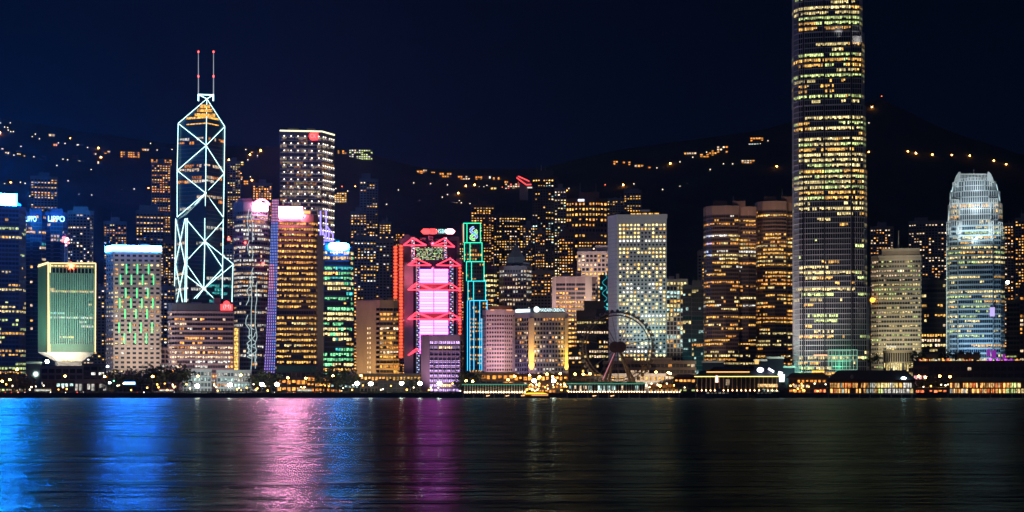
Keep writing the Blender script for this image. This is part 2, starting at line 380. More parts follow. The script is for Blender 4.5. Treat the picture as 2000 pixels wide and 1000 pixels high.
res('apartment tower with three columns of gold windows behind the pyramid roof', [(965, 3), (980, 0), (1010, 0), (1027, 3)], 420, 2100, [(0, .4), (1, .5)], ((GOLD, 4), (WARM, 2)), DARK, run=.4, plant=[(.1, .5, 4), (.6, .9, 4)])
res('dark stair shaped block in shade right of the pyramid roof', [(1022, 0), (1042, 0)], 440, 2080, .25)
S = res('tallest slender apartment tower with a lit crown and a needle on the hill side', [(1040, 2), (1050, 0), (1076, 0), (1088, 3)], 345, 1980, [(0, .35), (.7, .3), (.93, .2), (1, .8)], ((GOLD, 5), (WARM, 3), (COOL, 1)), DARK, run=.4, plant=[(.15, .85, 8)])
m = M(); m.beam(S.p(1057, 345, 6), S.p(1057, 322, 6), 1.1, WHITE, 6, .2); m.beam(S.p(1065, 345, 6), S.p(1065, 326, 6), .6, STEEL, 6, .2); m.build('spire', S.root)
res('slender twin tower with scattered yellow windows right of the needle tower', [(1083, 0), (1106, 0)], 368, 1970, [(0, .4), (1, .35)], ((PALE, 4), (WARM, 2), (COOL, 1)))
S = res('broad tower packed with square golden windows below two thin antennas', [(1106, 6), (1122, 2), (1130, 0), (1163, 0), (1172, 3), (1186, 6)], 388, 1900, [(0, .45), (.4, .35), (1, .55)], ((AMB, 5), (GOLD, 5)), BROWN, fh=6.2, bw=3.6, run=.55, gain=1.25, plant=[(.3, .8, 8)])
m = M(); m.beam(S.p(1133, 380, 8), S.p(1133, 356, 8), .5, STEEL, 5, .15); m.beam(S.p(1164, 380, 8), S.p(1164, 358, 8), .5, STEEL, 5, .15); m.build('antenna', S.root)
o = slab(S, 1129, 1141, 389, 393, -1, -.6, emit('roof_strip_light', (.75, .85, 1.2), 2.5, False), 'light_strip', S.root)
res('far tower with yellow upper windows behind the round window tower roof', [(1186, 0), (1222, 0)], 388, 2250, [(0, .1), (.8, .2), (1, .5)], ((GOLD, 3), (PALE, 3)), run=.6, plant=None)
S = res('far tower with a thin antenna and bunched yellow windows over the round window tower', [(1219, 0), (1252, 0)], 372, 2200, [(0, .1), (.8, .4), (1, .6)], ((PALE, 3), (GOLD, 2)), run=.6, plant=[(.1, .9, 3)])
res('low far block with orange dots peeping over the striped office slab', [(1700, 0), (1745, 0)], 443, 2100, .35, ((AMB, 3), (WARM, 2)))
res('dark wide apartment tower with sparse cream windows left of the bright crowned tower', [(1775, 4), (1795, 0), (1850, 0)], 432, 1950, [(0, .2), (1, .18)], ((WARM, 4), (AMB, 2)), plant=[(.15, .5, 5)])
res('dark apartment tower with two columns of orange dots right of the crowned tower', [(1962, 0), (1980, 0)], 436, 1950, .45, ((AMB, 3), (WARM, 2)), plant=None)
res('apartment tower cut by the right edge with orange dots', [(1983, 0), (2018, 0)], 426, 1900, .38, ((AMB, 3), (GOLD, 2)))
res('slim pale apartment tower left of the twin rounded towers', [(1363, 0), (1378, 0)], 492, 1650, [(0, .5), (1, .2)], ((GOLD, 3), (WARM, 1)), TAN, plant=None)
res('dim block of small windows between the sign tower and the tan hotel', [(676, 0), (698, 0)], 545, 1700, .5, ((GOLD, 3), (AMB, 2)), plant=None)
res('dark block with a cluster of yellow windows right of the pyramid roofed tower', [(1037, 0), (1082, 0)], 530, 1750, .4, ((GOLD, 3), (AMB, 3)), run=.4, plant=None)
res('dark block with sparse windows left of the green neon building', [(183, 0), (212, 0)], 560, 1700, .12, ((GOLD, 2), (WARM, 1)), plant=None)
res('dark block with small white windows right of the green neon building', [(312, 0), (342, 0)], 560, 1650, .35, ((WHT, 3), (GOLD, 2)), plant=None)
res('dark office block with warm floors behind the white braced tower foot', [(436, 0), (460, 0)], 480, 1880, .25, ((WHT, 3), (GOLD, 2)), plant=None)

for a in (('mid grey apartment slab with fine gold windows left of the red ladder lights', [(764, 0), (790, 0)], 452, 2150), ('brown apartment block with dense gold windows behind the red roof sign', [(866, 0), (906, 0)], 470, 2200),
          ('tall brown apartment slab just right of the green outlined tower top', [(944, 0), (960, 0)], 432, 2050), ('apartment block with gold windows between the column tower and the needle tower', [(1008, 0), (1042, 0)], 470, 2180),
          ('slim block with amber windows left of the needle tower foot', [(1046, 0), (1064, 0)], 452, 1900), ('brown block with amber windows between the twin tower and the golden square windows', [(1092, 0), (1120, 0)], 455, 1850),
          ('dark red tinted block stepping up behind the cream grid block', [(1130, 0), (1190, 0)], 466, 1790), ('far grey block with few windows left of the round window tower roof', [(1176, 0), (1200, 0)], 402, 2280), ('apartment block with gold windows right of the oval sign tower top', [(688, 0), (706, 0)], 500, 1900)):
    res(*a, p=[(0, .4), (1, .45)], pal=((GOLD, 4), (AMB, 4), (WARM, 1)), wm=BROWN if 'brown' in a[0] or 'red' in a[0] else GREYC, run=.5, plant=[(.2, .7, 5)], bw=3.0)
# ------------------------------------------------------------------ office towers, left to right
# 1 tower with the white screen
S = tower('office_tower', 'dark blue office tower at the left edge under a glaring white screen', [(-45, 0), (37, 0), (50, 14)], 402, 1500, BLUEC, BG,
          Lit([(0, .75), (.35, .55), (.5, .3), (1, .18)], ((GOLD, 4), (LIME, 3), (PALE, 2)), .9, .75, 1.0), fh=4.0, bw=3.2, sp=.4, pf=.12, plant=[(.05, .9, 3)])
WSCR = emit('white_blue_screen', (1.2, 62.0, 240.0), 2.3)
slab(S, -42, 33, 379, 401, 1, 3, WSCR, 'screen'); m = M(); 
for q in (-30, -8, 12, 28): slab(S, q, q + 1.5, 378, 404, 3.2, 4.4, BLACK, '', build=False, m=m)
m.build('screen_frame', S.root)
# 2,3 twin blue glass towers with lettering
LET = emit('cyan_white_letters', (.8, 2.0, 4.5), 1.8)
def lobed(label, a, b, yt, Y, txt, t0, t1):
    w_ = b - a
    S = tower('office_tower', label, [(a, 6), (a + w_ * .22, 0), (a + w_ * .78, 0), (b, 6)], yt, Y, BLUEC, BG, Lit(.22, ((WARM, 4), (GOLD, 2), (TEAL, 1)), .9, .7, .8), fh=3.9, bw=2.6, sp=.3, pf=.1, plant=[(.2, .8, 4)])
    m = M()                                     # projecting lobes
    for (l, h, q0, q1) in ((.0, .22, .1, .95), (.35, .68, .3, .9), (.15, .6, .02, .3), (.6, 1.0, .2, .6)):
        H_ = S.zt; x0 = S.pts[0][0]; W_ = S.pts[-1][0] - x0
        m.box(x0 + W_ * l, x0 + W_ * h, -2.5, 2, H_ * q0, H_ * q1 * .93, BG)
        for f in range(int(H_ * q0 / 3.9), int(H_ * q1 * .93 / 3.9)): m.box(x0 + W_ * l - .1, x0 + W_ * h + .1, -2.62, 1.9, f * 3.9, f * 3.9 + .7, BLUEC)
    m.build('projecting_lobe', S.root)
    text(S, txt, t0, t1, 423, 433, LET, -3)
    return S
lobed('blue glass tower lettered LIPPO partly hidden by the screen tower', 50, 90, 415, 1660, 'LIPPO', 50, 71)
lobed('blue glass tower with full bright LIPPO lettering near its top', 90, 131, 415, 1640, 'LIPPO', 94, 126)
# lattice mast with red glow
t = Site('lattice_mast', 'steel lattice mast with red and white warning lights behind the star building', 'mast', 129, 1420)
m = M()
for a in (-3, 3):
    for b in (-3, 3): m.beam((a, b, 0), (a * .3, b * .3, t.z(455)), .3, STEEL)
zt = t.z(455)
for i in range(22):
    z0, z1 = zt * i / 22, zt * (i + 1) / 22; a0 = 3 - 2.1 * i / 22; a1 = 3 - 2.1 * (i + 1) / 22
    m.beam((-a0, -a0, z0), (a1, -a1, z1), .15, STEEL); m.beam((a0, -a0, z0), (-a1, -a1, z1), .15, STEEL)
m.build('frame', t.root)
RED = emit('red_beacon', (3.0, .12, .10), 5); PNKW = emit('pink_beacon', (1.6, .7, .9), 3)
for (a, b, r, q) in ((125, 465, 1.5, RED), (131, 467, 1.6, PNKW), (128, 472, 1.3, PNKW), (122, 470, 1.1, RED), (133, 474, .9, RED), (129, 479, .8, PNKW)):
    m = M(); m.ball(t.p(a, b, -2), r, q); m.build('warning_light', t.root)
# 5 star building (box on a tapering stem)
S = Site('government_building', 'green lit box building on a tapered stem with a red star and gold outlined edges', 'building', 134, 1300)
pts = [(S.u(74, 9), 9), (S.u(93, 0), 0), (S.u(187, 0), 0)]
zb_, zt = S.z(688), S.z(514); back = [(pts[2][0] - 1, 38), (pts[0][0] + 1, 38)]
m = M(); m.prism(pts + back, zb_, zt, GREEN); m.build('body', S.root)
GL = M(); a = S.p(98, 0, -.1)[0]; b = S.p(183, 0, -.1)[0]; GL.box(a, b, -.15, .3, S.z(672), S.z(524), DG); GL.build('glazing', S.root)
m = M()
for i in range(25):
    x = a + (b - a) * i / 24; m.box(x - .33, x + .33, -1.0, 0, S.z(672), S.z(534), WHITE)
for i in range(12):
    x = a + (b - a) * (i + .5) / 12; m.box(x - .3, x + .3, -1.05, 0, S.z(534), S.z(523), WHITE)
m.box(a - 1, b + 1, -1.3, .2, S.z(534) - .5, S.z(534) + .3, GREEN); m.build('fins', S.root)
for f in range(32):
    z0 = S.z(670) + f * (S.z(534) - S.z(670)) / 32; m = M(); n_ = 0
    band = {2: (.18, .52, PALE), 7: (.7, .98, WHT), 9: (.65, .8, WHT), 11: (0, 1, WHT), 13: (0, .3, COOL), 23: (0, 1, PALE), 24: (0, .1, PALE), 17: (.85, .92, PALE)}.get(f)
    for i in range(24):
        q = i / 24; g = (.02, .09, .07)
        if band and band[0] <= q < band[1]: g = tuple(c * R.uniform(.5, 1.0) for c in band[2])
        x = a + (b - a) * i / 24; m.box(x + .3, x + (b - a) / 24 - .3, -.3, -.16, z0 + .4, z0 + 2.0, LIT, g)
    m.build('window_band', S.root)
m = M()
for i in range(12):
    x = a + (b - a) * (i + .15) / 12; m.box(x, x + (b - a) / 17, -.5, -.2, S.z(521), S.z(518.5), emit('gold_lettering', (1.6, 1.0, .35), 1.1, False))
m.build('top_light_row', S.root)
EDGE = emit('gold_edge_light', (1.7, 1.1, .5), 1.6)
for q0, q1, va, vb in (((94, 688), (94, 514), -.6, -.6), ((186, 688), (187, 514), -.6, -.6), ((94, 514), (187, 514), -.6, -.6), ((74, 521), (94, 514), 8.5, -.6), ((75, 518), (94, 512), 8.5, -.6), ((97, 688), (98, 516), -.6, -.6)):
    tube(S, q0, q1, .38, EDGE, 'edge_light', va, vb)
def star(S, px, py, r, mat, v=-2, name='star', n=5):
    c = S.p(px, py, v); m = M(); A = []; B = []
    for i in range(2 * n):
        t_ = math.pi / 2 + math.pi * i / n; q = r if i % 2 == 0 else r * .42; A.append((c[0] + q * math.cos(t_), v, c[2] + q * math.sin(t_))); B.append((A[-1][0], v + .6, A[-1][2]))
    m.hexa(A, B, mat); return m.build(name, S.root)
star(S, 139, 519.5, 3.6, emit('star_red', (4, .25, .08), 4)); star(S, 139, 519.5, 2.3, emit('star_core', (1.5, 1.0, .4), 2.5, False), -2.3, 'star_core')
m = M(); lo = [(S.u(108, 12), 12), (S.u(112, 8), 8), (S.u(160, 8), 8), (S.u(160, 30), 30), (S.u(108, 30), 30)]
up = pts + back; zl = S.z(705)
m.hexa([(x, y, zl) for x, y in lo], [(x, y, zb_ - .02) for x, y in up], WHITE); m.build('tapered_base', S.root)
m = M(); m.prism(lo, 0, zl + .02, GREYC); m.build('stem', S.root)
m = M(); p_ = S.p(120, 705, 7.5); q_ = S.p(146, 701, 7.5); m.box(p_[0], q_[0], 7.2, 7.6, p_[2], q_[2], LIT, (1.6, 1.15, .5)); m.build('entrance_window', S.root)

for q_ in (92, 112, 135, 158, 178): flood(S, q_, 724, (1, .82, .58), 13000, q_, 694, 7, None, 150)
flood(S, 100, 700, (.35, 1, .62), 60000, 100, 600, 38, None, 100); flood(S, 170, 705, (.35, 1, .72), 95000, 140, 570, 50, None, 100); flood(S, 60, 700, (.45, 1, .7), 34000, 80, 600, 30, None, 90)
# low annexes around the stem
def low(label, px, yt, Y, wm=GREYC, lit=None, name='low_building', fh=4, bw=4, mode='band', **kw):
    kw.setdefault('depth', 18); kw.setdefault('cap', 1); kw.setdefault('sp', .35); kw.setdefault('pf', .2)
    return tower(name, label, px, yt, Y, wm, DG, lit or Lit(.4, ((WHT, 2), (WARM, 2)), .8, .6, .9), fh=fh, bw=bw, mode=mode, **kw)
S = low('pale blank annex with a bright floodlight on its roof left of the star building stem', [52, 80], 708, 1290, GREEN, Lit(0.0), sp=0, pf=0)
m = M(); m.ball(S.p(92, 706, -1), 1.4, emit('white_flood_head', (1.0, 1.15, 1.0), 40)); m.beam(S.p(92, 706, -1), S.p(79, 710, 4), .2, BLACK); m.build('roof_floodlight', S.root)
flood(S, 70, 730, (.7, 1, .9), 9000, 66, 730, 18)
low('grey low block with dark openings under the star building', [80, 108, 162], 716, 1270, GREYC, Lit(.12, ((WHT, 1),)), fh=5, bw=5)
low('two storey dark block with three white lights right of the star building stem', [162, 206], 712, 1285, DARK, Lit(.15, ((WHT, 1),)), bw=5)
S = low('glazed footbridge pavilion glowing pale green beside the star building', [146, 209], 742, 1180, GREYC, Lit(.85, ((COOL, 2), (WHT, 2)), .2, .9, .55), fh=8, bw=3, depth=8)
low('narrow lit kiosk block before the left dark trees', [84, 144], 744, 1170, DARK, Lit(.3, ((PALE, 1), (ORG, 1), (COOL, 1))), fh=4, bw=3, depth=8)
# 7 green neon building
S = tower('office_tower', 'tan slab with square windows and green neon bars under a white blue roof strip', [(208, 16), (222, 0), (314, 0)], 486, 1400, TAN, DG,
          Lit([(0, .2), (.1, .45), (.15, .05), (.3, .3), (.5, .5), (1, .2)], ((PALE, 3), (AMB, 3), (WHT, 1)), .9, .45, .9), fh=4.05, bw=4.95, sp=.52, pf=.42, pd=.5, sd=.5, mode='pane', cap=4, z0=8)
WB = emit('violet_white_strip', (2.0, 26.0, 130.0), 3.4)
m = M(); c = S.pts
for p0, p1 in zip(c, c[1:]):
    L = math.hypot(p1[0] - p0[0], p1[1] - p0[1]); m.panel(p0, p1, -.3, L + .3, S.z(490), S.z(480), 1.0, WB, back=.2)
m.build('roof_light_strip', S.root)
NG = emit('green_neon', (.10, 1.5, .38), 1.7)
for j, (y0, y1) in enumerate(((516, 535), (537, 556), (563, 582), (583, 602), (604, 622), (630, 650), (651, 671))):
    for i in range(3 + j % 2):
        x = (247 if j % 2 == 0 else 236) + i * 21.5 - j * .7
        tube(S, (x, y1), (x, y0), .42, NG, 'neon_bar')
for q in (215, 240, 268, 300): flood(S, q, 722, (1.0, .86, .74), 80000, q, 640, 45, 6, 95)
flood(S, 265, 722, (.9, .9, 1.0), 150000, 265, 540, 60, 8, 70)
# 9 braced tower
S = Site('skyscraper', 'dark glass skyscraper outlined with white diagonal light tubes and two tall masts', 'skyscraper', 400, 1680)
def pv(px, py, v): return S.p(px, py, v)
u = S.u; A_ = (u(403.5, 14), 14); Lp = (u(346.5, 34), 34); Rp = (u(438, 34), 34); Bk = (u(396, 62), 62)
NB = (u(363, 6), 6); LB = (u(341.5, 34), 34); WR = (u(456, 24), 24)
zA, zL, zR = S.z(194), S.z(242, *Lp), S.z(248, *Rp)
m = M(); DGX = glass('deep_teal_glass', (.012, .05, .065), .25); m.prism([A_, Rp, Bk, Lp], 0, [zA, zR, S.z(235), zL], DGX)
m.prism([A_, Lp, LB, NB], 0, [S.z(378), S.z(424), S.z(426), S.z(420)], DGX)
m.prism([A_, WR, (WR[0] - 4, 50), Rp], 0, [S.z(471), S.z(517), S.z(521), S.z(521)], DGX); m.build('glazing', S.root)
wl = facade(S, [(Lp, A_), (A_, Rp)], S.z(590), S.z(262), DARK, Lit([(0, .16), (.6, .16), (.9, .22), (1, .35)], ((WARM, 3), (ORG, 3), (WHT, 1)), 1, .8, .6), fh=4, bw=3, sp=.18, pf=0, pd=.1, sd=.12, ztops=[zL - 4, zR - 4])
facade(S, [(LB, NB), (NB, A_)], S.z(590), S.z(432), DARK, Lit(.14, ((WHT, 3), (WARM, 3)), 1, .8, .5), fh=4, bw=3, sp=.18, pf=0, pd=.1, sd=.12, wall_m=wl)
facade(S, [(A_, WR)], S.z(590), S.z(530), DARK, Lit(.2, ((WHT, 3), (TEAL, 3)), 1, .8, .5), fh=4, bw=3, sp=.18, pf=0, pd=.1, sd=.12, wall_m=wl)
wl.build('floor_bands', S.root)
TUB = emit('white_tube', (.60, 1.05, 1.05), 3.2)
def von(px, py):        # depth of the facade line at a pixel column
    tab = [(341, 34), (363, 6), (403, 14), (456, 24), (470, 24)] if py > 425 else [(341, 34), (403, 14), (438, 34), (470, 34)]
    return interp(tab, px) - 1.0
def T(a, b, r=.34): 
    m = M(); m.beam(pv(*a, von(*a)), pv(*b, von(*b)), r, TUB, 6); m.build('light_tube', S.root)
for q in (((404, 193), (348, 241)), ((404, 193), (439, 247)), ((404, 193), (402.5, 284)), ((402.5, 284), (401.5, 377)), ((401.5, 377), (400, 424)), ((348, 241), (402.5, 284)), ((402.5, 284), (439, 247)),
          ((348, 241), (346, 333)), ((439, 247), (438, 339)), ((402.5, 284), (346, 333)), ((402.5, 284), (438, 339)), ((346, 333), (346, 424)), ((438, 339), (436.5, 424)),
          ((346, 333), (401.5, 377)), ((438, 339), (401.5, 377)), ((401.5, 377), (346, 424)), ((401.5, 377), (436, 424)), ((401.5, 377), (363, 420)),
          ((400, 426), (400, 471)), ((400, 471), (398, 564)), ((363, 427), (362, 512)), ((366, 426), (365, 512)), ((362, 512), (361, 590)), ((365, 512), (364, 590)), ((343, 427), (342, 515)), ((342, 515), (340, 590)),
          ((343, 427), (361, 514)), ((361, 427), (343, 515)), ((343, 517), (356, 590)), ((361, 515), (345, 590)), ((363, 427), (400, 471)), ((400, 471), (436, 431)), ((400, 471), (362, 512)),
          ((400, 471), (456, 516)), ((400, 471), (434, 522)), ((362, 512), (398, 564)), ((364, 538), (398, 564)), ((456, 516), (398, 564)), ((434, 525), (398, 564)), ((436, 427), (434, 583)),
          ((455, 518), (453, 590)), ((398, 564), (379, 583)), ((398, 564), (418, 583)), ((398, 564), (384, 583))): T(*q)
m = M()
for a in (387.5, 416.5): m.beam(pv(a, 197, 12), pv(a, 184, 12), .8, TUB, 6)
m.beam(pv(387, 184.5, 12), pv(417, 185.5, 12), .6, TUB, 6); m.beam(pv(388, 185, 12), pv(404, 193, 12), .4, TUB, 6); m.beam(pv(416, 186, 12), pv(404, 193, 12), .4, TUB, 6); m.build('mast_base', S.root)
RB = emit('small_red_light', (3, .15, .12), 3)
for a in (387.5, 417):
    m = M(); m.beam(pv(a, 184, 12), pv(a, 101, 12), .62, emit('mast_white', (.62, .72, .85), .55, False), 6, .35); o = m.build('mast', S.root)
    for y in (101, 149): m = M(); m.ball(pv(a, y, 11.3), .95, RB); m.build('warning_light', o)
m = M(); g = (1.5, .75, .12)
for (y0, y1, a, b) in ((222, 226, 371, 426), (235, 237, 368, 400)):
    for (p0, p1) in ((Lp, A_), (A_, Rp)):
        L = math.hypot(p1[0] - p0[0], p1[1] - p0[1])
        e0 = L * .32 if p0 == Lp else 0.5; e1 = L - .5 if p0 == Lp else L * .66
        zc = S.z(y1); m.panel(p0, p1, e0, e1, min(zc, zL + 12), min(zc, zL + 12) + (y1 - y0) * .5, .5, LIT, g)
m.build('crown_light_band', S.root)
m = M()
for k, y in enumerate((228, 219, 211)):
    w_ = 9 - 2.6 * k; c = pv(403, y, 13); m.box(c[0] - w_ - 3, c[0] + w_, 10.5, 12, c[2], c[2] + 3.0, LIT, (1.3, .62, .10))
m.build('crown_window', S.root)
# 10 ribbon slab with red roof logo
S = tower('office_block', 'wide low office block with long white floor bands and a red roof logo', [(330, 8), (336, 2), (346, 0), (455, 0)], 594, 1400, PINKC, DG,
          Lit([(0, .3), (.25, .5), (.5, .75), (.75, .35), (1, .15)], ((WARM, 4), (AMB, 3), (WHT, 2)), .8, .5, 1.05), fh=4.1, bw=2.2, sp=.45, pf=.06, sd=1.1, cap=7, capm=DARK, depth=40)
for q in (350, 390, 430): flood(S, q, 725, (1, .75, .75), 42000, q, 660, 50, 5, 100)
m = M(); a = S.p(431, 606, -1.5); b = S.p(454, 590, -1.5); LR = emit('logo_red', (3.0, .10, .10), 1.5)
m.box(a[0], b[0], -1.8, -1.2, a[2], b[2] - 2, LR); m.disc(((a[0] + b[0]) / 2, (b[2] - 2)), 3, -1.8, -1.2, LR); m.build('roof_logo', S.root)
text(S, '(M)', 436, 451, 594, 604, emit('logo_white', (1.8, .8, .8), 1, False), -2.2)
m = M(); a = S.p(456, 722, 2); b = S.p(468, 640, 2); m.box(a[0], b[0], 2, 12, 0, b[2], TAN); o = m.build('stair_tower', S.root)
m = M()
for i in range(18): zz = b[2] * (i + .5) / 18; m.box(a[0] + .6, a[0] + 4, 1.6, 1.95, zz - 1.4, zz + 1.2, LIT, (1.5, .95, .22))
m.build('stair_window', o)
for a_, b_, yt, lb in ((358, 412, 722, 'pale three storey civic block with white lit panes below the ribbon office block'), (424, 490, 724, 'pale low civic hall with greenish windows right of the pale civic block')):
    low(lb, [a_, b_], yt, 1240, WHITE, Lit([(0, .5), (1, .55)], ((COOL, 3), (WHT, 2), (ORG, .6)), .6, .7, .7), fh=4.5, bw=2.6, depth=14)
low('dim pinkish low block between the green neon building and the ribbon block', [313, 332], 680, 1420, PINKC, Lit(.1, ((WHT, 1),)))
# 11 curved tower with white light doodle
S = tower('office_tower', 'curved dark tower with a long white squiggle of light under a round white sign', [(457, 14), (464, 5), (475, 1), (492, 0), (508, 2), (522, 8), (527, 16)], 395, 1560, GREYC, DG,
          Lit([(0, .3), (.5, .35), (.55, .75), (.8, .55), (1, .3)], ((WARM, 3), (WHT, 3), (AMB, 1)), .9, .75, .75), fh=4.2, bw=2.4, sp=.38, pf=.08, sd=.6, cap=8, plant=[(.1, .5, 4)])
for q in (475, 510): flood(S, q, 700, (1, .8, .8), 12000, q, 560, 60, 8, 90)
PW = emit('white_sign', (19, 7, 11), 8.0)
text(S, 'citi', 497, 523, 395, 412, PW, -3, depth=.5)
m = M(); c = S.p(511, 404, -3)
for i in range(14):
    a0, a1 = math.pi * (.12 + .76 * i / 14), math.pi * (.12 + .76 * (i + 1) / 14); m.beam((c[0] + 8 * math.cos(a0), -3, c[2] - 1 + 8 * math.sin(a0)), (c[0] + 8 * math.cos(a1), -3, c[2] - 1 + 8 * math.sin(a1)), .8, emit('arc_red', (9, .5, 1.2), 4), 6)
m.build('sign_arc', S.root)
SQ = emit('squiggle_white', (.75, 1.0, 1.0), .75, False)
def squig(x, y0, y1, amp, n):
    m = M(); last = None
    for i in range(n + 1):
        p_ = S.p(x + amp * (R.random() - .5) * 2, y0 + (y1 - y0) * i / n, -1.6)
        if last and R.random() < .9: m.beam(last, p_, .32, SQ, 5)
        last = p_
    m.build('light_doodle', S.root)
for q in ((486, 408, 500, 4, 9), (492, 410, 560, 3, 12), (491, 560, 725, 1.2, 7), (500, 550, 720, 2, 14), (485, 540, 690, 5, 16), (495, 640, 712, 7, 18), (487, 650, 700, 6, 14)): squig(*q)
for a, b, r_ in ((447, 467, 1.5), (479, 474, 1.1), (514, 515, 1.4)):
    m = M(); m.ball(S.p(a, b, -2.5), r_, RED); m.beam(S.p(a, b, -2.5), S.p(a + (8 if a < 460 else 0), b + 1, 10), .15, STEEL); m.build('red_lamp', S.root)
# 12 tall square tower with grid of points
S = tower('skyscraper', 'tall square office tower studded with white light points under a glowing roof edge', [(547, 0), (628, 0), (652, 22)], 257, 1690, GREYC, DG,
          Lit([(0, .7), (.5, .6), (1, .45)], ((PALE, 2), (WARM, 3), (AMB, 2)), .6, .5, .24), fh=4.3, bw=2.4, sp=.28, pf=.05, sd=.35, cap=5, depth=30, capm=DARK)
RE = emit('cream_edge', (1.3, 1.25, .75), 1.3, False); m = M()
for p0, p1 in zip(S.pts, S.pts[1:]):
    L = math.hypot(p1[0] - p0[0], p1[1] - p0[1]); m.panel(p0, p1, -.3, L + .3, S.zt - .4, S.zt + 1.1, 1.1, RE)
m.build('roof_edge_light', S.root)
PT = emit('point_light', (1.5, 1.3, 1.0), 2.0, False)
H_ = S.zt
for f in range(31):
    zz = H_ - 5 - f * 7.5
    if zz < 60: break
    m = M()
    for (p0, p1), nn in zip(S.ed[:2], (6, 6)):
        L = math.hypot(p1[0] - p0[0], p1[1] - p0[1]); d = ((p1[0] - p0[0]) / L, (p1[1] - p0[1]) / L)
        for i in range(nn):
            if R.random() < .06: continue
            t_ = L * (i + .6) / nn; m.ball((p0[0] + d[0] * t_ + d[1] * .8, p0[1] + d[1] * t_ - d[0] * .8, zz), .75, PT, 6, 4)
            m.panel(p0, p1, t_ - 2.6, t_ + 2.6, zz - 1.8, zz - 1.5, .55, LIT, (.55, .5, .5))
    m.build('facade_light_row', S.root)
m = M(); c = S.p(611.5, 266, -1); m.disc((c[0], c[2]), 4.2, -1.4, -.8, LR, 20); m.box(c[0], c[0] + 5.2, -1.4, -.8, c[2] - 3.8, c[2] + 3.8, LR); m.build('red_logo', S.root)
text(S, 'CK', 606, 617, 262, 270, emit('logo_pink', (1.8, .5, .5), 1, False), -1.7)
flood(S, 590, 600, (1, .85, .9), 120000, 590, 420, 70, 60, 80)
# 13,14 golden tower with sail of lights
S = tower('office_tower', 'golden lit office tower under a pink white screen beside a violet light sail', [(533, 4), (541, 0), (612, 0), (620, 4)], 420, 1330, BROWN, DG,
          Lit([(0, 1), (1, .97)], ((GOLD, 7), (AMB, 1), (PALE, 1)), .05, .8, .9, jit=.5), fh=4.6, bw=2.0, sp=.42, pf=.10, lf=.85, sd=.7, cap=5, z0=18, skip=lambda e, t: .36 < t < .4)
m = M(); a = S.p(545, 423, -1); b = S.p(590, 405, -1); m.box(a[0], b[0], -2.2, -1, a[2], b[2], emit('pink_white_screen', (110, 28, 48), 6.4)); m.build('screen', S.root)
m = M(); m.box(a[0] + 1, b[0] - 1, -.9, 4, a[2] - 4, b[2] - 1, BLACK); m.build('screen_frame', S.root)
m = M(); a2 = S.p(543.2, 424.6, -.5); b2 = S.p(591.8, 403.6, -.5); m.box(a2[0], b2[0], -.95, -.55, a2[2], b2[2], emit('red_halo_panel', (2.0, .10, .22), 1.4)); m.build('red_halo_panel', S.root)  # glowing panel added behind the screen to imitate its red halo
slab(S, 592, 606, 412, 417, -1.5, 0, emit('orange_bar', (1.6, .5, .12), 1.5, False), 'roof_bar_light')
VL = [emit('violet_led', (.50, .34, 1.1), 1.0), emit('pink_led', (1.0, .42, .85), 1.1), emit('blue_led', (.25, .4, 1.3), 1.0)]
m = M(); sail = ((515, 728), (538, 728), (545, 386), (532, 388)); m.hexa([S.p(x, y, -4) for x, y in sail], [S.p(x, y, -1.5) for x, y in sail], wall('sail_frame', (.18, .13, .22))); sl_ = m.build('light_sail', S.root)
for i in range(5):
    m = M()
    m.hexa([S.p(515 + 23 * (i + .34) / 5 - .6, 727, -4.2), S.p(515 + 23 * (i + .34) / 5 + .6, 727, -4.2), S.p(532 + 13 * (i + .34) / 5 + .6, 389, -4.2), S.p(532 + 13 * (i + .34) / 5 - .6, 389, -4.2)], [S.p(515 + 23 * (i + .34) / 5 - .6, 727, -3.98), S.p(515 + 23 * (i + .34) / 5 + .6, 727, -3.98), S.p(532 + 13 * (i + .34) / 5 + .6, 389, -3.98), S.p(532 + 13 * (i + .34) / 5 - .6, 389, -3.98)], BLACK)
    for j in range(62):
        t0 = j / 62; yy = 728 - 340 * t0; xl = 515 + 17 * t0 ** .8; xr = 538 + 7 * t0 ** .8
        x0 = xl + (xr - xl) * (i + .12) / 5; x1 = xl + (xr - xl) * (i + .55) / 5
        c_ = VL[1] if (t0 > .86 or .48 < t0 < .62 and i < 3) else VL[2] if (.62 < t0 < .84 or (i > 2 and j % 3)) else VL[0]
        a = S.p(x0, yy, -4.3); b = S.p(x1, yy - 3.6, -4.3); m.box(a[0], b[0], -4.35, -3.95, a[2], b[2], c_)
    m.build('light_column', sl_)
m = M(); m.box(S.u(613, 3), S.u(632, 3), 3, 26, 0, S.z(458), GREYC); m.build('grey_side_wing', S.root)
low('podium with a dark green canopy and orange lit glass under the golden tower', [541, 616], 716, 1300, DARK, Lit([(0, 1), (.5, 1), (.7, 0), (1, 0)], ((ORG, 3), (AMB, 3)), .1, .9, 1.0), fh=5, bw=4, cap=4, capm=ROOFG, depth=14, zb=3)
# violet masts
S = Site('roof_truss', 'violet lit steel masts with slanting stays above the oval sign tower', 'roof truss', 637, 1400, Z(478, 1400))
VT = emit('violet_tube', (.42, .32, 1.35), 1.5)
for a, b in (((626, 476), (626, 412)), ((637, 476), (637, 411)), ((626, 444), (637, 466)), ((637, 440), (650, 458)), ((650, 458), (650, 472)), ((622, 470), (650, 470)), ((630, 452), (630, 472)), ((622, 476), (652, 474)), ((642, 448), (642, 472))): tube(S, a, b, .7, VT, 'mast_tube', 0)
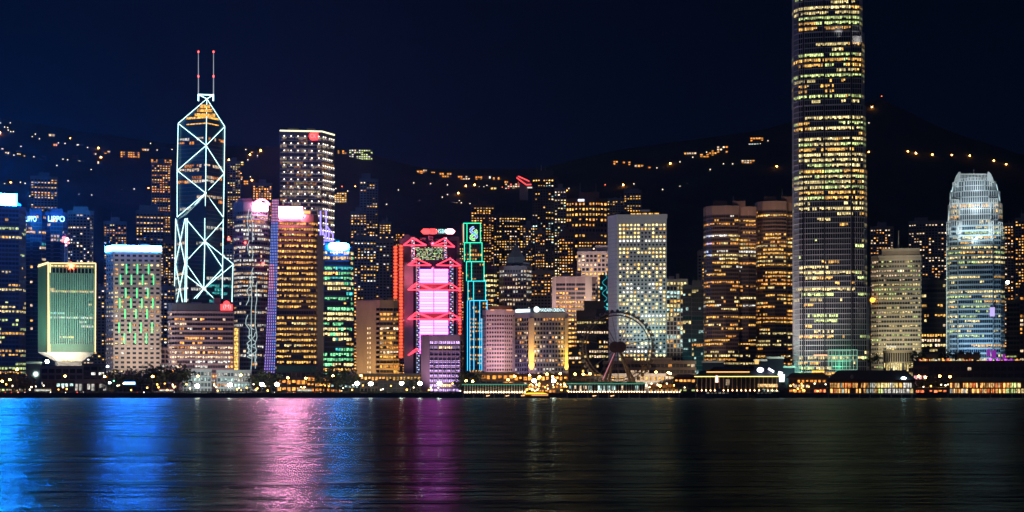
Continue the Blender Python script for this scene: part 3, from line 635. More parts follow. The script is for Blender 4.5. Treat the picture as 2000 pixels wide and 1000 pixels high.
# 16 green teal tower with oval sign
S = tower('office_tower', 'teal glass tower with green and yellow floors under an oval white sign', [(628, 5), (634, 0), (682, 0), (690, 5)], 480, 1385, BLUEC, TG,
          Lit([(0, .9), (.3, .75), (1, .75)], ((PALE, 4), (GRN, 4), (TEAL, 2), (GOLD, 2)), .5, .7, 1.15), fh=4.4, bw=2.4, sp=.35, pf=.06, sd=.5, cap=4, z0=0)
OV = emit('oval_sign_white', (1.3, 24.0, 80.0), 2.2); m = M(); a = S.p(641, 489, -2); b = S.p(682, 474, -2); cx, cz = (a[0] + b[0]) / 2, (a[2] + b[2]) / 2; rx, rz_ = (b[0] - a[0]) / 2, (b[2] - a[2]) / 2
ring = [(cx + rx * (abs(math.cos(t_)) ** .6) * (1 if math.cos(t_) > 0 else -1), cz + rz_ * (abs(math.sin(t_)) ** .8) * (1 if math.sin(t_) > 0 else -1)) for t_ in [6.2832 * i / 28 for i in range(28)]]
m.hexa([(x, -2.6, z) for x, z in ring], [(x, -1.8, z) for x, z in ring], OV); m.build('oval_sign', S.root)
# 18 tan hotel
S = tower('hotel', 'tan concrete hotel with a blank left wing, tiny paired windows and curved golden balconies', [(697, 6), (735, 0), (742, -2), (768, -2), (778, 2)], 588, 1330, TAN, DG,
          Lit([(0, .6), (1, .6)], ((GOLD, 4), (AMB, 4), (WARM, 1)), .6, .7, .95), fh=4.0, bw=2.6, sp=.42, pf=.05, sd=.9, cap=5, depth=24, skip=lambda e, t: e in (0, 1) or t > .95)
m = M(); p0, p1 = S.ed[0]; L = math.hypot(p1[0] - p0[0], p1[1] - p0[1]); m.panel(p0, p1, 0, L, 0, S.zt - 1, 1.05, TAN); m.build('blank_wing', S.root)
for i in range(13):
    zz = 4 + i * 4.0; m = M()
    for q in (.56, .68): m.panel(p0, p1, L * q, L * q + .9, zz, zz + 1.7, 1.12, LIT, (1.3, .9, .45))
    m.build('paired_window', S.root)
flood(S, 790, 742, (1, .5, .08), 90000, 770, 700, 22, 4, 100, 1); flood(S, 712, 735, (1, .62, .25), 60000, 712, 670, 26, 4, 100); flood(S, 700, 735, (1, .6, .2), 30000, 700, 680, 20, 4, 100)
#@@BANK
# 19 bank with red trusses
S = Site('bank_headquarters', 'grey steel bank tower with red lit trusses, white screens and red ladder lights', 'skyscraper', 845, 1600)
m = M(); GM_ = GREYC
def bx(a, b, y0, y1, v0, v1, mat, mm): 
    p_ = S.p(a, y1, v0); q_ = S.p(b, y0, v0); mm.box(p_[0], q_[0], v0, v1, max(0, p_[2]), q_[2], mat)
bx(806, 892, 470, 760, 6, 34, DG, m); m.build('glazing', S.root)
m = M(); bx(789, 807, 512, 760, 4, 30, GREYC, m); bx(786, 808, 470, 512, 14, 34, GREYC, m); m.build('service_tower', S.root)
m = M(); bx(891, 903, 505, 760, 4, 30, GREYC, m); bx(880, 897, 462, 505, 14, 34, GREYC, m); m.build('service_tower', S.root)
m = M()
for (a, b, y0) in ((790, 800, 458), (800, 812, 462), (876, 886, 466), (886, 896, 474), (820, 832, 464), (850, 862, 466), (836, 846, 461), (780, 789, 466)): bx(a, b, y0, y0 + 16, 10, 22, GREYC, m)
m.build('roof_plant', S.root)
for (a, b, y0, y1) in ((803, 810, 463, 512), (812.5, 820, 512, 765), (867, 873, 463, 505), (877.5, 886, 505, 765)):
    m = M(); n_ = int((y1 - y0) / 4.5)
    for c_ in (a + .8, b - .8): m.beam(S.p(c_, y1, 1), S.p(c_, y0, 1), .55, ALU); m.beam(S.p(c_, y1, 5), S.p(c_, y0, 5), .55, ALU)
    for i in range(n_): m.beam(S.p(a, y0 + (y1 - y0) * i / n_, 1), S.p(b, y0 + (y1 - y0) * (i + .9) / n_, 1), .4, ALU)
    o = m.build('ladder_mast', S.root); mm = M()
    for i in range(n_):
        c_ = S.p(a + (b - a) * (.35 if i % 2 else .7), y0 + (y1 - y0) * (i + .5) / n_, .2); mm.box(c_[0] - .75, c_[0] + .75, .1, .6, c_[2] - .55, c_[2] + .55, LIT, (.55, .75, 1.25) if R.random() < .6 else (1.2, 1.2, 1.3))
    mm.build('lamp_row', o)
RT = emit('red_tube', (2.6, .10, .18), 1.5)
def tri(q, name='red_truss'):
    m = M()
    for a, b in q: m.beam(S.p(*a, -1), S.p(*b, -1), .62, RT, 6)
    m.build(name, S.root)
tri((((788, 479), (806, 465)), ((806, 465), (833, 479)), ((788, 479), (833, 479)), ((812, 466), (826, 477)))); tri((((843, 479), (868, 465)), ((868, 465), (888, 482)), ((843, 479), (888, 482)), ((868, 474), (850, 479))))
for y in (505, 553, 610): 
    tri((((797, y + 13), (813, y)), ((813, y), (842, y + 13)), ((797, y + 13), (842, y + 13)), ((797, y + 13), (814, y + 5)))); tri((((852, y + 13), (879, y)), ((879, y), (900, y + 14)), ((852, y + 13), (900, y + 14))))
for y in (553, 610): tri((((820, y + 1), (876, y + 1)), ((820, y + 14), (876, y + 14)), ((822, y + 2), (847, y + 13)), ((847, y + 13), (874, y + 2))))
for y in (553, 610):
    m = M(); bx(821, 875, y + 2, y + 13, 1.4, 2, emit('truss_red_glow', (.42, .02, .04), 1, False), m); m.build('truss_glow_panel', S.root)  # panel added with a faint red glow, imitating red light between the trusses
for q, y_, ty, w_ in ((798, 640, 600, 16000), (897, 640, 590, 16000), (845, 520, 500, 14000), (815, 500, 475, 14000), (880, 500, 475, 14000), (845, 470, 463, 8000), (845, 565, 560, 6000), (800, 560, 530, 12000)): flood(S, q, y_, (1, .08, .16), w_ * 2.2, q, ty, 10, None, 130, 1)
tri((((797, 694), (813, 681)), ((813, 681), (826, 690)), ((797, 694), (812, 686))))
SC = [emit('screen_pink', (12, .74, 7.5), 1.0), emit('screen_lilac', (1.3, .85, 7), 1.0), emit('screen_white', (11, 1.0, 7.5), 1.0)]
for (y0, y1, n_) in ((525, 552, 7), (568, 609, 8), (625, 690, 12)):
    for a, b in ((820, 846.6), (848, 875)):
        m = M()
        for i in range(n_):
            ya = y0 + (y1 - y0) * i / n_; bx(a, b, ya + .8, ya + (y1 - y0) / n_, 2, 3, SC[(1 if (y0 < 530 or y0 > 620) and (i + (a > 830)) % 3 == 0 else 0 if i % 2 else 2)], m)
        m.build('screen', S.root)
m = M()
for i in range(9):
    for j in range(24):
        if R.random() < .62:
            a = 811 + j * 2.3; bx(a, a + 1.9, 483 + i * 2.8, 484.6 + i * 2.8, 2.5, 3, LIT, m); m.g[-6:] = [tuple(c * R.uniform(.5, 1.1) for c in (.9, 1.15, .6))] * 6
m.build('upper_window_grid', S.root)
RO = emit('ladder_red', (2.6, .16, .05), 1.15)
for (a, b, y0, y1) in ((768.5, 776, 480, 584), (779, 787.5, 478, 700), (894, 902.5, 521, 655)):
    m = M(); bx(a - .6, b + .6, y0, y1, 6, 18, BROWN, m); o = m.build('ladder_shaft', S.root); n_ = int((y1 - y0) / 6.2)
    for i in range(n_):
        ya = y0 + (y1 - y0) * i / n_; m = M(); c_ = S.p((a + b) / 2, ya + 3, 5); m.ball(c_, 1.75, RO, 8, 5, 1.05, .8); m.build('red_lamp', o)
flood(S, 798, 700, (1, .6, .7), 30000, 798, 620, 20, 5, 80); flood(S, 798, 560, (1, .5, .5), 12000, 795, 540, 22, None, 80)
m = M(); bx(826, 886, 446, 458, 6, 9, BLACK, m); o = m.build('roof_sign', S.root)
RSG = emit('sign_red', (3.2, .12, .12), 1.5); CYL = emit('sign_cyan', (.55, 1.25, 1.25), 1.5)
def hexlogo(px, mat, mat2):
    c = S.p(px, 452, 5.2); m = M(); r_ = 2.6
    m.box(c[0] - r_, c[0] + r_, 5.2, 5.6, c[2] - r_ * .9, c[2] + r_ * .9, mat2)
    for sg in (-1, 1): m.hexa([(c[0] + sg * r_ * 2, 5, c[2]), (c[0] + sg * r_, 5, c[2] + r_), (c[0] + sg * r_, 5, c[2] - r_)], [(c[0] + sg * r_ * 2, 5.5, c[2]), (c[0] + sg * r_, 5.5, c[2] + r_), (c[0] + sg * r_, 5.5, c[2] - r_)], mat)
    for sg in (-1, 1): m.hexa([(c[0] - r_, 4.9, c[2] + sg * r_), (c[0] + r_, 4.9, c[2] + sg * r_), (c[0], 4.9, c[2])], [(c[0] - r_, 5.15, c[2] + sg * r_), (c[0] + r_, 5.15, c[2] + sg * r_), (c[0], 5.15, c[2])], mat)
    m.build('hexagon_logo', o)
hexlogo(832, RSG, RSG); hexlogo(845, RSG, emit('sign_dim_red', (1.5, .1, .1), 1)); hexlogo(879, emit('sign_hot', (6, 1.3, 1.6), 2.2), emit('sign_hotw', (3, 2, 2), 2))
text(S, 'HSBC', 852, 873, 448, 456, CYL, 5.2, parent=o)
# 20 violet lit office in front
S = tower('office_block', 'violet lit block with a blank left wall before the red trussed bank', [(823, 3), (839, 0), (898, 0), (903, 3)], 655, 1260, PINKC, DG, Lit(0), fh=3.9, bw=3.2, sp=.22, pf=.14, pd=.6, sd=.6, cap=4, z0=0)
m = M(); p0, p1 = S.ed[0]; L = math.hypot(p1[0] - p0[0], p1[1] - p0[1]); m.panel(p0, p1, 0, L, 0, S.zt - .5, .9, PINKC); m.build('blank_wall', S.root)
p0, p1 = S.ed[1]; L = math.hypot(p1[0] - p0[0], p1[1] - p0[1]); nf = 11
for f in range(nf):
    m = M(); zz = (S.zt - 4) * f / nf; hh = (S.zt - 4) / nf
    for i in range(16):
        if f in (7, 8) : g = (.12, .06, .14)
        elif f == 10: g = (1.0, .62, 1.3)
        elif f == 9: g = (1.3, .9, .5) if 4 < i < 12 else (.3, .2, .35)
        elif f == 1 and 5 < i < 12: g = (1.3, .9, .4)
        elif f == 5 and i < 3 and R.random() < .6: continue
        else: g = (.72, .48, 1.05)
        k_ = R.uniform(1.0, 1.8); m.panel(p0, p1, L * (i + .1) / 16, L * (i + .85) / 16, zz + hh * .3, zz + hh * .85, .1, LIT, tuple(c * k_ for c in g))
    m.build('window_band', S.root)
flood(S, 850, 752, (.75, .5, 1), 70000, 870, 700, 22, 4, 110); flood(S, 828, 756, (1, .7, .6), 8000, 830, 700, 18, 4, 80)
# 21 stepped tower outlined in green and cyan
S = Site('office_tower', 'slim stepped tower outlined with green and cyan tubes under a coloured ribbon logo', 'skyscraper', 929, 1560)
ti = ((905, 939, 436, 474, 912), (906.5, 942, 474, 511, 918), (910.5, 946, 511, 549, 921), (913.5, 949, 549, 587, 925), (917, 952, 587, 760, 937))
wl = M(); gl = M(); off = 8
for i, (a, b, y0, y1, c_) in enumerate(ti):
    v = off - i * 2.0; p_ = S.p(a, y1, v); q_ = S.p(b, y0, v); gl.box(p_[0], q_[0], v, 30, max(0, p_[2] - 3), q_[2], DG)
gl.build('glazing', S.root)
for i, (a, b, y0, y1, c_) in enumerate(ti):
    v = off - i * 2.0; pr = (.05, .9, .62) if i < 1 else (.06, .95, .60) if i < 3 else (.04, .75, .85)
    e = emit('outline_%s' % 'green green teal teal cyan'.split()[i] if i in (0, 2, 4) else 'outline_mix_%s' % ('one' if i == 1 else 'two'), ((.03, 1.0, .50), (.03, 1.0, .55), (.03, .9, .62), (.03, .8, .85), (.05, .65, 1.2))[i], 1.8)
    yb = y1 if i < 4 else 724
    tube(S, (a, y0), (b, y0), .40, e, 'outline_tube', v - 1); tube(S, (a + .6, y0), (a + .6, yb), .40, e, 'outline_tube', v - 1); tube(S, (b - .6, y0), (b - .6, yb if i < 4 else 640), .40, e, 'outline_tube', v - 1); tube(S, (c_, y0), (c_, yb), .38, e, 'outline_tube', v - 1)
    if i == 4: tube(S, (925.5, y0), (925.5, yb), .40, e, 'outline_tube', v - 1); tube(S, (a - 4, y0), (a - 4, yb), .40, e, 'outline_tube', v - 1); tube(S, (941, 622), (941, 724), .40, e, 'outline_tube', v - 1)
    if i:
        p0 = (S.u(a, v), v); p1 = (S.u(b, v), v); lt = Lit(.28 if i < 4 else [(0, .85), (.7, .7), (1, .3)], ((GOLD, 3), (AMB, 3)), .9, .6, .7)
        facade(S, [(p0, p1)], max(0, S.z(y1, 0, v)), S.z(y0, 0, v) - 1, BROWN, lt, fh=3.9, bw=2.6, sp=.42, pf=.3, wall_m=wl)
wl.build('wall', S.root)
m = M(); col = {'b': emit('ribbon_blue', (.08, .35, 1.6), 1.2, False), 'g': emit('ribbon_green', (.15, 1.1, .15), 1.2, False), 'w': emit('ribbon_white', (1.0, 1.0, .9), 1.2, False)}
def poly_(pts_, c_, v, r_):
    for a, b in zip(pts_, pts_[1:]): m.beam(S.p(*a, v), S.p(*b, v), r_, col[c_], 6)
s1 = [(926, 444), (921, 446), (919, 450), (922, 454), (928, 457), (931, 461), (929, 465)]; s2 = [(928, 449), (931, 453), (929, 457), (923, 459), (919, 463), (921, 467), (928, 468)]
poly_(s1, 'w', 5.8, 1.5); poly_(s2, 'w', 5.8, 1.5); poly_(s1, 'b', 5.0, .95); poly_([(x, y) for x, y in s2], 'g', 4.9, .95); m.build('ribbon_logo', S.root)
m = M(); m.beam(S.p(903.5, 437, 7), S.p(904.5, 473, 7), .6, emit('dull_red_edge', (1.2, .08, .1), .8, False), 5); m.build('red_edge_light', S.root)
# 22 rounded yellow tower and spired neighbour
S = tower('office_tower', 'small rounded tower with yellow glowing floors just right of the green outlined tower', [(945, 4), (952, 0), (964, 0), (970, 4)], 520, 1640, DARK, TG, Lit([(0, .8), (.7, .7), (.85, .2), (1, .9)], ((PALE, 3), (LIME, 2), (GOLD, 2)), .4, .85, .9), fh=5, bw=2.5, sp=.45, pf=.05, cap=2)
m = M(); m.beam(S.p(964, 520, 6), S.p(964, 495, 6), .7, WHITE, 6, .2); m.build('spire', S.root)
S = tower('office_tower', 'dark tower with a stepped pyramid roof and rows of small white windows', [(976, 8), (985, 0), (1028, 0), (1038, 8)], 520, 1640, GREYC, DG, Lit([(0, .5), (.35, .4), (.5, .05), (.8, .6), (1, .7)], ((WARM, 4), (WHT, 2)), .8, .55, .65), fh=4.2, bw=2.8, sp=.35, pf=.25, cap=3, depth=24)
m = M(); c = S.p(1008, 500, 14); w_ = S.pts[-1][0] * .95
for (k0, k1, ya, yb) in ((1, .8, 520, 512), (.74, .72, 512, 500), (.62, .15, 500, 478), (.08, .02, 478, 462)):
    z0, z1 = S.z(ya), S.z(yb); m.hexa([(c[0] + sx * w_ * k0 * .8, 14 + sy * w_ * k0 * .6, z0) for sx, sy in ((-1, -1), (1, -1), (1, 1), (-1, 1))], [(c[0] + sx * w_ * k1 * .8, 14 + sy * w_ * k1 * .6, z1) for sx, sy in ((-1, -1), (1, -1), (1, 1), (-1, 1))], wall('slate_roof', (.10, .13, .15)))
m.build('pyramid_roof', S.root); flood(S, 1008, 540, (.7, .8, 1), 16000, 1008, 500, 30)
# 24 hotel blocks
S = tower('hotel', 'mauve office block with dim windows left of the white lettered hotel', [(944, 8), (950, 2), (985, 0), (1005, 6)], 606, 1420, PINKC, DG, Lit([(0, .25), (1, .12)], ((WARM, 4), (PINK, 2)), .8, .4, .55), fh=3.6, bw=2.2, sp=.5, pf=.35, cap=3, depth=24, sides=False)
m = M(); p0, p1 = S.u(959, 6), S.u(1000, 6); m.box(p0, p1, 6, 22, S.zt, S.z(597), PINKC); m.build('roof_plant', S.root)
slab(S, 958, 1001, 604.5, 606.3, .5, 3, emit('orange_cornice', (1.5, .6, .25), .9, False), 'cornice_light')
for q, c_ in ((950, (.9, .5, 1)), (972, (1, .75, .75)), (995, (1, .75, .5))): flood(S, q, 735, c_, 150000, q, 650, 45, 6, 90)
S = tower('hotel', 'hotel block with a glowing white roof sign and two yellow uplit corner piers', [(1006, 10), (1037, 0), (1107, 0)], 612, 1300, GREYC, DG, Lit([(0, .3), (.9, .35), (.96, .7), (1, .1)], ((WARM, 4), (AMB, 4), (WHT, 1)), .7, .3, .8), fh=3.75, bw=2.4, sp=.38, pf=.35, pd=.4, sd=.65, cap=3, depth=24, mode='pane', maxwin=100, z0=6)
m = M(); m.box(S.u(1010, 8), S.u(1103, 8), 8, 20, S.zt, S.z(601), GREYC); m.build('roof_plant', S.root)
HS = emit('hotel_sign', (.85, 1.15, 1.2), 1.7)
m = M(); m.box(S.u(1041.5, -1), S.u(1104, -1), -.9, -.3, S.z(610.5), S.z(601.5), BLACK); m.build('sign_board', S.root)
text(S, 'MANDARIN ORIENTAL', 1054, 1103, 602.5, 609, HS, -1.3, depth=.2); m = M(); c = S.p(1048, 604.5, -1); m.disc((c[0], c[2]), 2.3, -1.8, -1, HS); m.build('fan_emblem', S.root)
p0, p1 = S.ed[0]; L = math.hypot(p1[0] - p0[0], p1[1] - p0[1]); m = M()
for i in range(22): m.panel(p0, p1, L * (.08 + .04 * i), L * (.105 + .04 * i), S.z(609.5), S.z(603.5), 1.1, HS)
m.build('sign_lettering', S.root)
for q, w_ in ((1038, 4.6), (1106.5, 2.6)):
    m = M(); c = S.u(q, -1); m.box(c - w_ * .5, c + w_ * .5, -1.6, .8, 0, S.zt - 4, TAN); m.build('corner_pier', S.root)
    l = flood(S, q, 730, (1, .55, .05), 90000, q, 655, 4.0, None, 60, .3); l.name = 'pier_uplight'
    l = flood(S, q, 735, (1, .58, .07), 150000, q, 670, 12.0, None, 36, .3); l.name = 'pier_uplight'
m = M(); m.box(S.u(1001, 4), S.u(1006, 4), 4, 20, 0, S.z(618), TAN); m.build('side_pier', S.root)
flood(S, 1015, 735, (.75, .45, 1), 40000, 1012, 680, 25, 5, 100); flood(S, 1075, 740, (1, .8, .65), 40000, 1072, 680, 40, 5, 100)
# 25, 26, 27
S = tower('office_block', 'pinkish office block with three tall white ribs and golden floors', [(1080, 0), (1147, 0), (1163, 6)], 541, 1520, PINKC, DG, Lit([(0, .7), (.8, .85), (.95, .1), (1, 0)], ((GOLD, 5), (AMB, 3), (PALE, 1)), .5, .7, 1.2), fh=4.1, bw=2.8, sp=.45, pf=.05, cap=5)
m = M()
for a, b in ((1078, 1086), (1104.5, 1106), (1124, 1125.5), (1143, 1156)): m.box(S.u(a), S.u(b), -1.2, .5, 0, S.zt + .3, wall('rib_stone', (.5, .4, .38)))
m.build('stone_ribs', S.root); flood(S, 1083, 640, (1, .7, .7), 80000, 1083, 580, 35); flood(S, 1150, 600, (1, .8, .6), 60000, 1140, 570, 35)
S = tower('office_block', 'cream grid fronted block with brightly lit small windows left of the round window tower', [(1128, 0), (1190, 0)], 492, 1700, WHITE, DG, Lit([(0, .5), (.4, .7), (1, .75)], ((WARM, 4), (GOLD, 4)), .5, .6, 1.15), fh=4.6, bw=4.4, sp=.4, pf=.35, cap=2, mode='pane', plant=[(.0, .45, 5), (.55, 1, 7)])
flood(S, 1160, 560, (1, .6, .5), 90000, 1160, 500, 40)
S = tower('office_block', 'black glass block with a dark crown and broken cream floor lights left of the wheel', [(1127, 0), (1165, 0), (1188, 5)], 607, 1390, BLACK, DG, Lit([(0, .5), (.7, .6), (.93, .7), (1, 0)], ((PALE, 3), (GOLD, 3), (WARM, 2)), .9, .65, .9), fh=4.1, bw=2.2, sp=.45, pf=.12, cap=4)
m = M(); m.box(S.u(1141, 4), S.u(1180, 4), 4, 22, S.zt - .05, S.z(587), BLACK); m.build('roof_plant', S.root)
S = tower('office_block', 'lower black block with small warm windows left of the black glass block', [(1111, 0), (1136, 0)], 680, 1370, BLACK, DG, Lit(.5, ((GOLD, 3), (WARM, 2)), .8, .5, .9), fh=4, bw=2.4, sp=.45, pf=.1)
S = tower('office_block', 'narrow teal lit tower with glowing cyan curls beside the round window tower', [(1172, 0), (1190, 0)], 538, 1600, DARK, TG, Lit(.2, ((TEAL, 1),)), fh=4, bw=3, sp=.3, pf=.1)
m = M(); CY = emit('cyan_curl', (.03, .6, .7), .7); last = None
for i in range(26):
    p_ = S.p(1181 + 4.5 * math.sin(i * .9), 536 + i * 3.0, -1.5)
    if last: m.beam(last, p_, .35, CY, 5)
    last = p_
m.build('cyan_light_curl', S.root)
# 28 round window tower
S = tower('office_tower', 'pale aluminium tower covered with round porthole windows under a low hipped roof', [(1188, 14), (1206, 0), (1302, 0)], 420, 1480, ALU, DG, Lit(0), sp=0, pf=0, cap=3, depth=40, inset=6)
pts = S.pts; m = M(); zc = S.zt
m.hexa([(x, y, zc) for x, y in ((pts[0][0] + 3, pts[0][1] + 2), (pts[1][0] + 2, 3), (pts[2][0] - 4, 3), (pts[2][0] - 7, 44), (pts[0][0] + 6, 44))], [(x, y, zc + 2.5) for x, y in ((pts[0][0] + 3, pts[0][1] + 2), (pts[1][0] + 2, 3), (pts[2][0] - 4, 3), (pts[2][0] - 7, 44), (pts[0][0] + 6, 44))], DG)
m.hexa([(x, y, zc + 2.5) for x, y in ((pts[0][0] + 2, pts[0][1] + 1), (pts[1][0] + 1, 2), (pts[2][0] - 3, 2), (pts[2][0] - 6, 45), (pts[0][0] + 5, 45))], [(x, y, S.z(409)) for x, y in ((pts[0][0] + 14, 24), (pts[1][0] + 8, 20), (pts[2][0] - 12, 20), (pts[2][0] - 12, 36), (pts[0][0] + 14, 36))], DARK); m.build('hipped_roof', S.root)
m = M()
for i in range(14):
    if 2 < i < 12 and i % 2: m.box(pts[1][0] + 4 + i * 2.7, pts[1][0] + 8 + i * 2.7, 2.6, 2.95, zc + .4, zc + 2, LIT, GOLD)
m.build('roof_window', S.root)
m = M()
for e in (0, 1):                        # cladding sheet joints: shallow floor grooves and corner posts
    p0, p1 = S.ed[e]; L = math.hypot(p1[0] - p0[0], p1[1] - p0[1])
    m.panel(p0, p1, 0, L, 12, zc - 3.1, .5, ALU)
    for f in range(39): m.panel(p0, p1, 0, L, 14 + f * 3.6 - .12, 14 + f * 3.6, .56, GREYC)
    if e == 0:
        for f in range(39): m.panel(p0, p1, 1, L - 1, 15 + f * 3.6, 16.4 + f * 3.6, .9, ALU)
m.build('cladding', S.root)
def octo(m, p0, p1, s, z, r, pr, mat, g):
    L = math.hypot(p1[0] - p0[0], p1[1] - p0[1]); d = ((p1[0] - p0[0]) / L, (p1[1] - p0[1]) / L); n = (d[1], -d[0]); k = [(r * math.cos(.7854 * (i + .5)), r * math.sin(.7854 * (i + .5))) for i in range(8)]
    m.hexa([(p0[0] + d[0] * (s + a) + n[0] * pr, p0[1] + d[1] * (s + a) + n[1] * pr, z + b) for a, b in k], [(p0[0] + d[0] * (s + a) + n[0] * (pr - .2), p0[1] + d[1] * (s + a) + n[1] * (pr - .2), z + b) for a, b in k], mat, g)
p0, p1 = S.ed[1]; L = math.hypot(p1[0] - p0[0], p1[1] - p0[1]); nfl = 39; cells = []; dark = M()
for f in range(nfl):
    t_ = f / nfl; z_ = 15.8 + f * 3.6
    if z_ > zc - 4: break
    fp = .04 if f in (9, 12, 24, 29, 33) else .9 if f in (0, 1, 2, 3, 4, 5, 6, 13, 14, 15, 37, 38) else R.choice((.5, .65, .8)); fc = R.choice((PALE, PALE, WARM, WHT)); 
    for i in range(13):
        if R.random() < fp: k_ = R.uniform(.9, 1.6); cells.append((i, z_, tuple(c * k_ for c in (fc if R.random() < .8 else GOLD))))
        else: octo(dark, p0, p1, L * (i + .75) / 13.4, z_, 1.0, .6, DG, (0, 0, 0))
R.shuffle(cells)
for i, z_, g in cells[:100]: m = M(); octo(m, p0, p1, L * (i + .75) / 13.4, z_, 1.1, .66, LIT, g); m.build('round_window', S.root)
for i, z_, g in cells[100:]: octo(dark, p0, p1, L * (i + .75) / 13.4, z_, 1.1, .66, LIT, g)
dark.build('round_window_mass', S.root, kind='stuff')
flood(S, 1262, 735, (.6, 1, .9), 200000, 1258, 560, 34, 14, 60, 1); flood(S, 1225, 735, (.85, .95, 1), 36000, 1225, 600, 40, 14, 80); flood(S, 1285, 735, (.85, .95, 1), 36000, 1290, 600, 40, 14, 80)
flood(S, 1190, 735, (1, .8, .85), 60000, 1195, 560, 50, 14, 80)
# 29 30 small towers right of it
S = tower('office_block', 'narrow block with tall white ribs and lit floors right of the round window tower', [(1302, 0), (1342, 0)], 546, 1560, WHITE, DG, Lit([(0, .5), (1, .75)], ((PALE, 4), (COOL, 2), (GOLD, 2)), .8, .5, .9), fh=4.2, bw=3.3, sp=.2, pf=.22, pd=.9, sd=.3, cap=2)
flood(S, 1322, 700, (1, .85, .7), 60000, 1322, 620, 45)
S = tower('office_block', 'teal glass block with scattered greenish windows beside the twin rounded towers', [(1334, 0), (1350, 0), (1351, 8), (1378, 8)], 558, 1460, DARK, TG, Lit(.3, ((COOL, 4), (PALE, 3), (AMB, 1)), .9, .6, .7), fh=4, bw=2.2, sp=.25, pf=.08, plant=[(.4, .8, 5)])
flood(S, 1345, 735, (.2, 1, .9), 60000, 1345, 680, 30, 5, 90)
#@@RIGHT
# 32 long low block with car park
low('long tan low block with stacked terraces and lit offices behind the ferris wheel', [(1180, 0), (1357, 0)], 706, 1290, TAN, Lit([(0, .3), (.5, .5), (1, .2)], ((WARM, 3), (PALE, 2), (AMB, 1)), .7, .6, .8), fh=4.6, bw=3, sp=.45, pf=.08, sd=1.2, depth=20, plant=[(.2, .32, 3), (.5, .75, 3)])
low('white framed low post office with square lit openings under the wheel', [(1186, 0), (1300, 0)], 731, 1235, WHITE, Lit(.7, ((WARM, 3), (GOLD, 2), (COOL, 1)), .4, .5, .75), fh=4.2, bw=3.2, sp=.35, pf=.3, depth=14)
# 34 twin rounded towers
def rounded(label, a, b, yt, Y, c_):
    w_ = b - a
    return tower('office_tower', label, [(a, 14), (a + w_ * .05, 5), (a + w_ * .16, 0), (a + w_ * .42, -2), (a + w_ * .55, 0), (a + w_ * .66, 2), (a + w_ * .7, 9), (a + w_ * .86, 8), (b, 12)], yt, Y, BROWN, DG,
                 Lit([(0, .5), (.5, .42), (.8, .55), (1, .55)], c_, .95, .78, .85), fh=3.4, bw=2.1, sp=.42, pf=.08, sd=.6, cap=7, capm=wall('granite_cap', (.30, .20, .16)), plant=[(.18, .45, 5), (.55, .8, 5)])
S = rounded('left of the twin rounded brown towers with broken gold floors', 1375, 1476, 403, 1420, ((PALE, 4), (GOLD, 4), (AMB, 2), (WHT, 1)))
flood(S, 1380, 735, (1, .7, .6), 90000, 1385, 600, 50); flood(S, 1430, 500, (1, .6, .45), 40000, 1425, 420, 60)
S = rounded('right of the twin rounded brown towers, tucked against the tallest tower', 1476, 1566, 394, 1445, ((GOLD, 4), (AMB, 4), (PALE, 3)))
flood(S, 1510, 500, (1, .6, .45), 60000, 1510, 410, 60)
MG = emit('magenta_reflection', (1.2, .15, .7), 1.1, False); BL = emit('blue_reflection', (.15, .4, 1.0), .9, False)
tube(S, (1487, 492), (1487, 516), .45, MG, 'reflection_line', 8); tube(S, (1489, 520), (1490, 600), .35, BL, 'reflection_line', 4)  # added glowing tubes imitate coloured reflections in the curved glass
for (a, b, yt, wm, lb) in ((1372, 1414, 706, GREYC, 'brown plain podium block left of the green gold pier'), (1497, 1530, 698, GREEN, 'plain pale green plant block before the right rounded tower'), (1473, 1497, 703, WHITE, 'small white lit block beside the plain green plant block'), (1530, 1552, 716, GREEN, 'low teal lit block beside the tallest tower foot')):
    S = low(lb, [a, b], yt, 1285, wm, Lit(0.0), sp=0, pf=0); flood(S, (a + b) / 2, 740, (.85, 1, .85), 16000, (a + b) / 2, 715, 16, 6, 90)
# 35 tallest tower, rising out of the frame
S = Site('skyscraper', 'tallest skyscraper rising out of the frame with pale mullions and bright yellow green floors', 'skyscraper', 1624, 1290)
segs = ((0, 60, 1547, 1690), (60, 230, 1548, 1689)); 
def ring(a, b, o=0): return [(S.u(a, 18), 18 - o), (S.u(a + 3, 7), 7 - o), (S.u(a + 12, 1), 1 - o), (S.u(a + 24, -1.5), -1.5 - o), (S.u(a + (b - a) * .36, -2.5), -2.5 - o), (S.u(b - 26, -1.5), -1.5 - o), (S.u(b - 5, 2), 2 - o), (S.u(b, 10), 10 - o)]
wl = M(); gl = M(); zs = [(0, 732, 1549, 1700), (S.z(733), 560, 1549.5, 1697), (S.z(560), 330, 1549, 1692), (S.z(330), 205, 1548.5, 1690), (S.z(205), 62, 1548, 1687), (S.z(62), -90, 1548.5, 1683)]
cellgain = 1.05
tops = [S.z(560), S.z(330), S.z(205), S.z(62), S.z(-90)]; z_lo = 0
bands = {}
PALL = ((LIME, 4), (PALE, 5), (GOLD, 3))
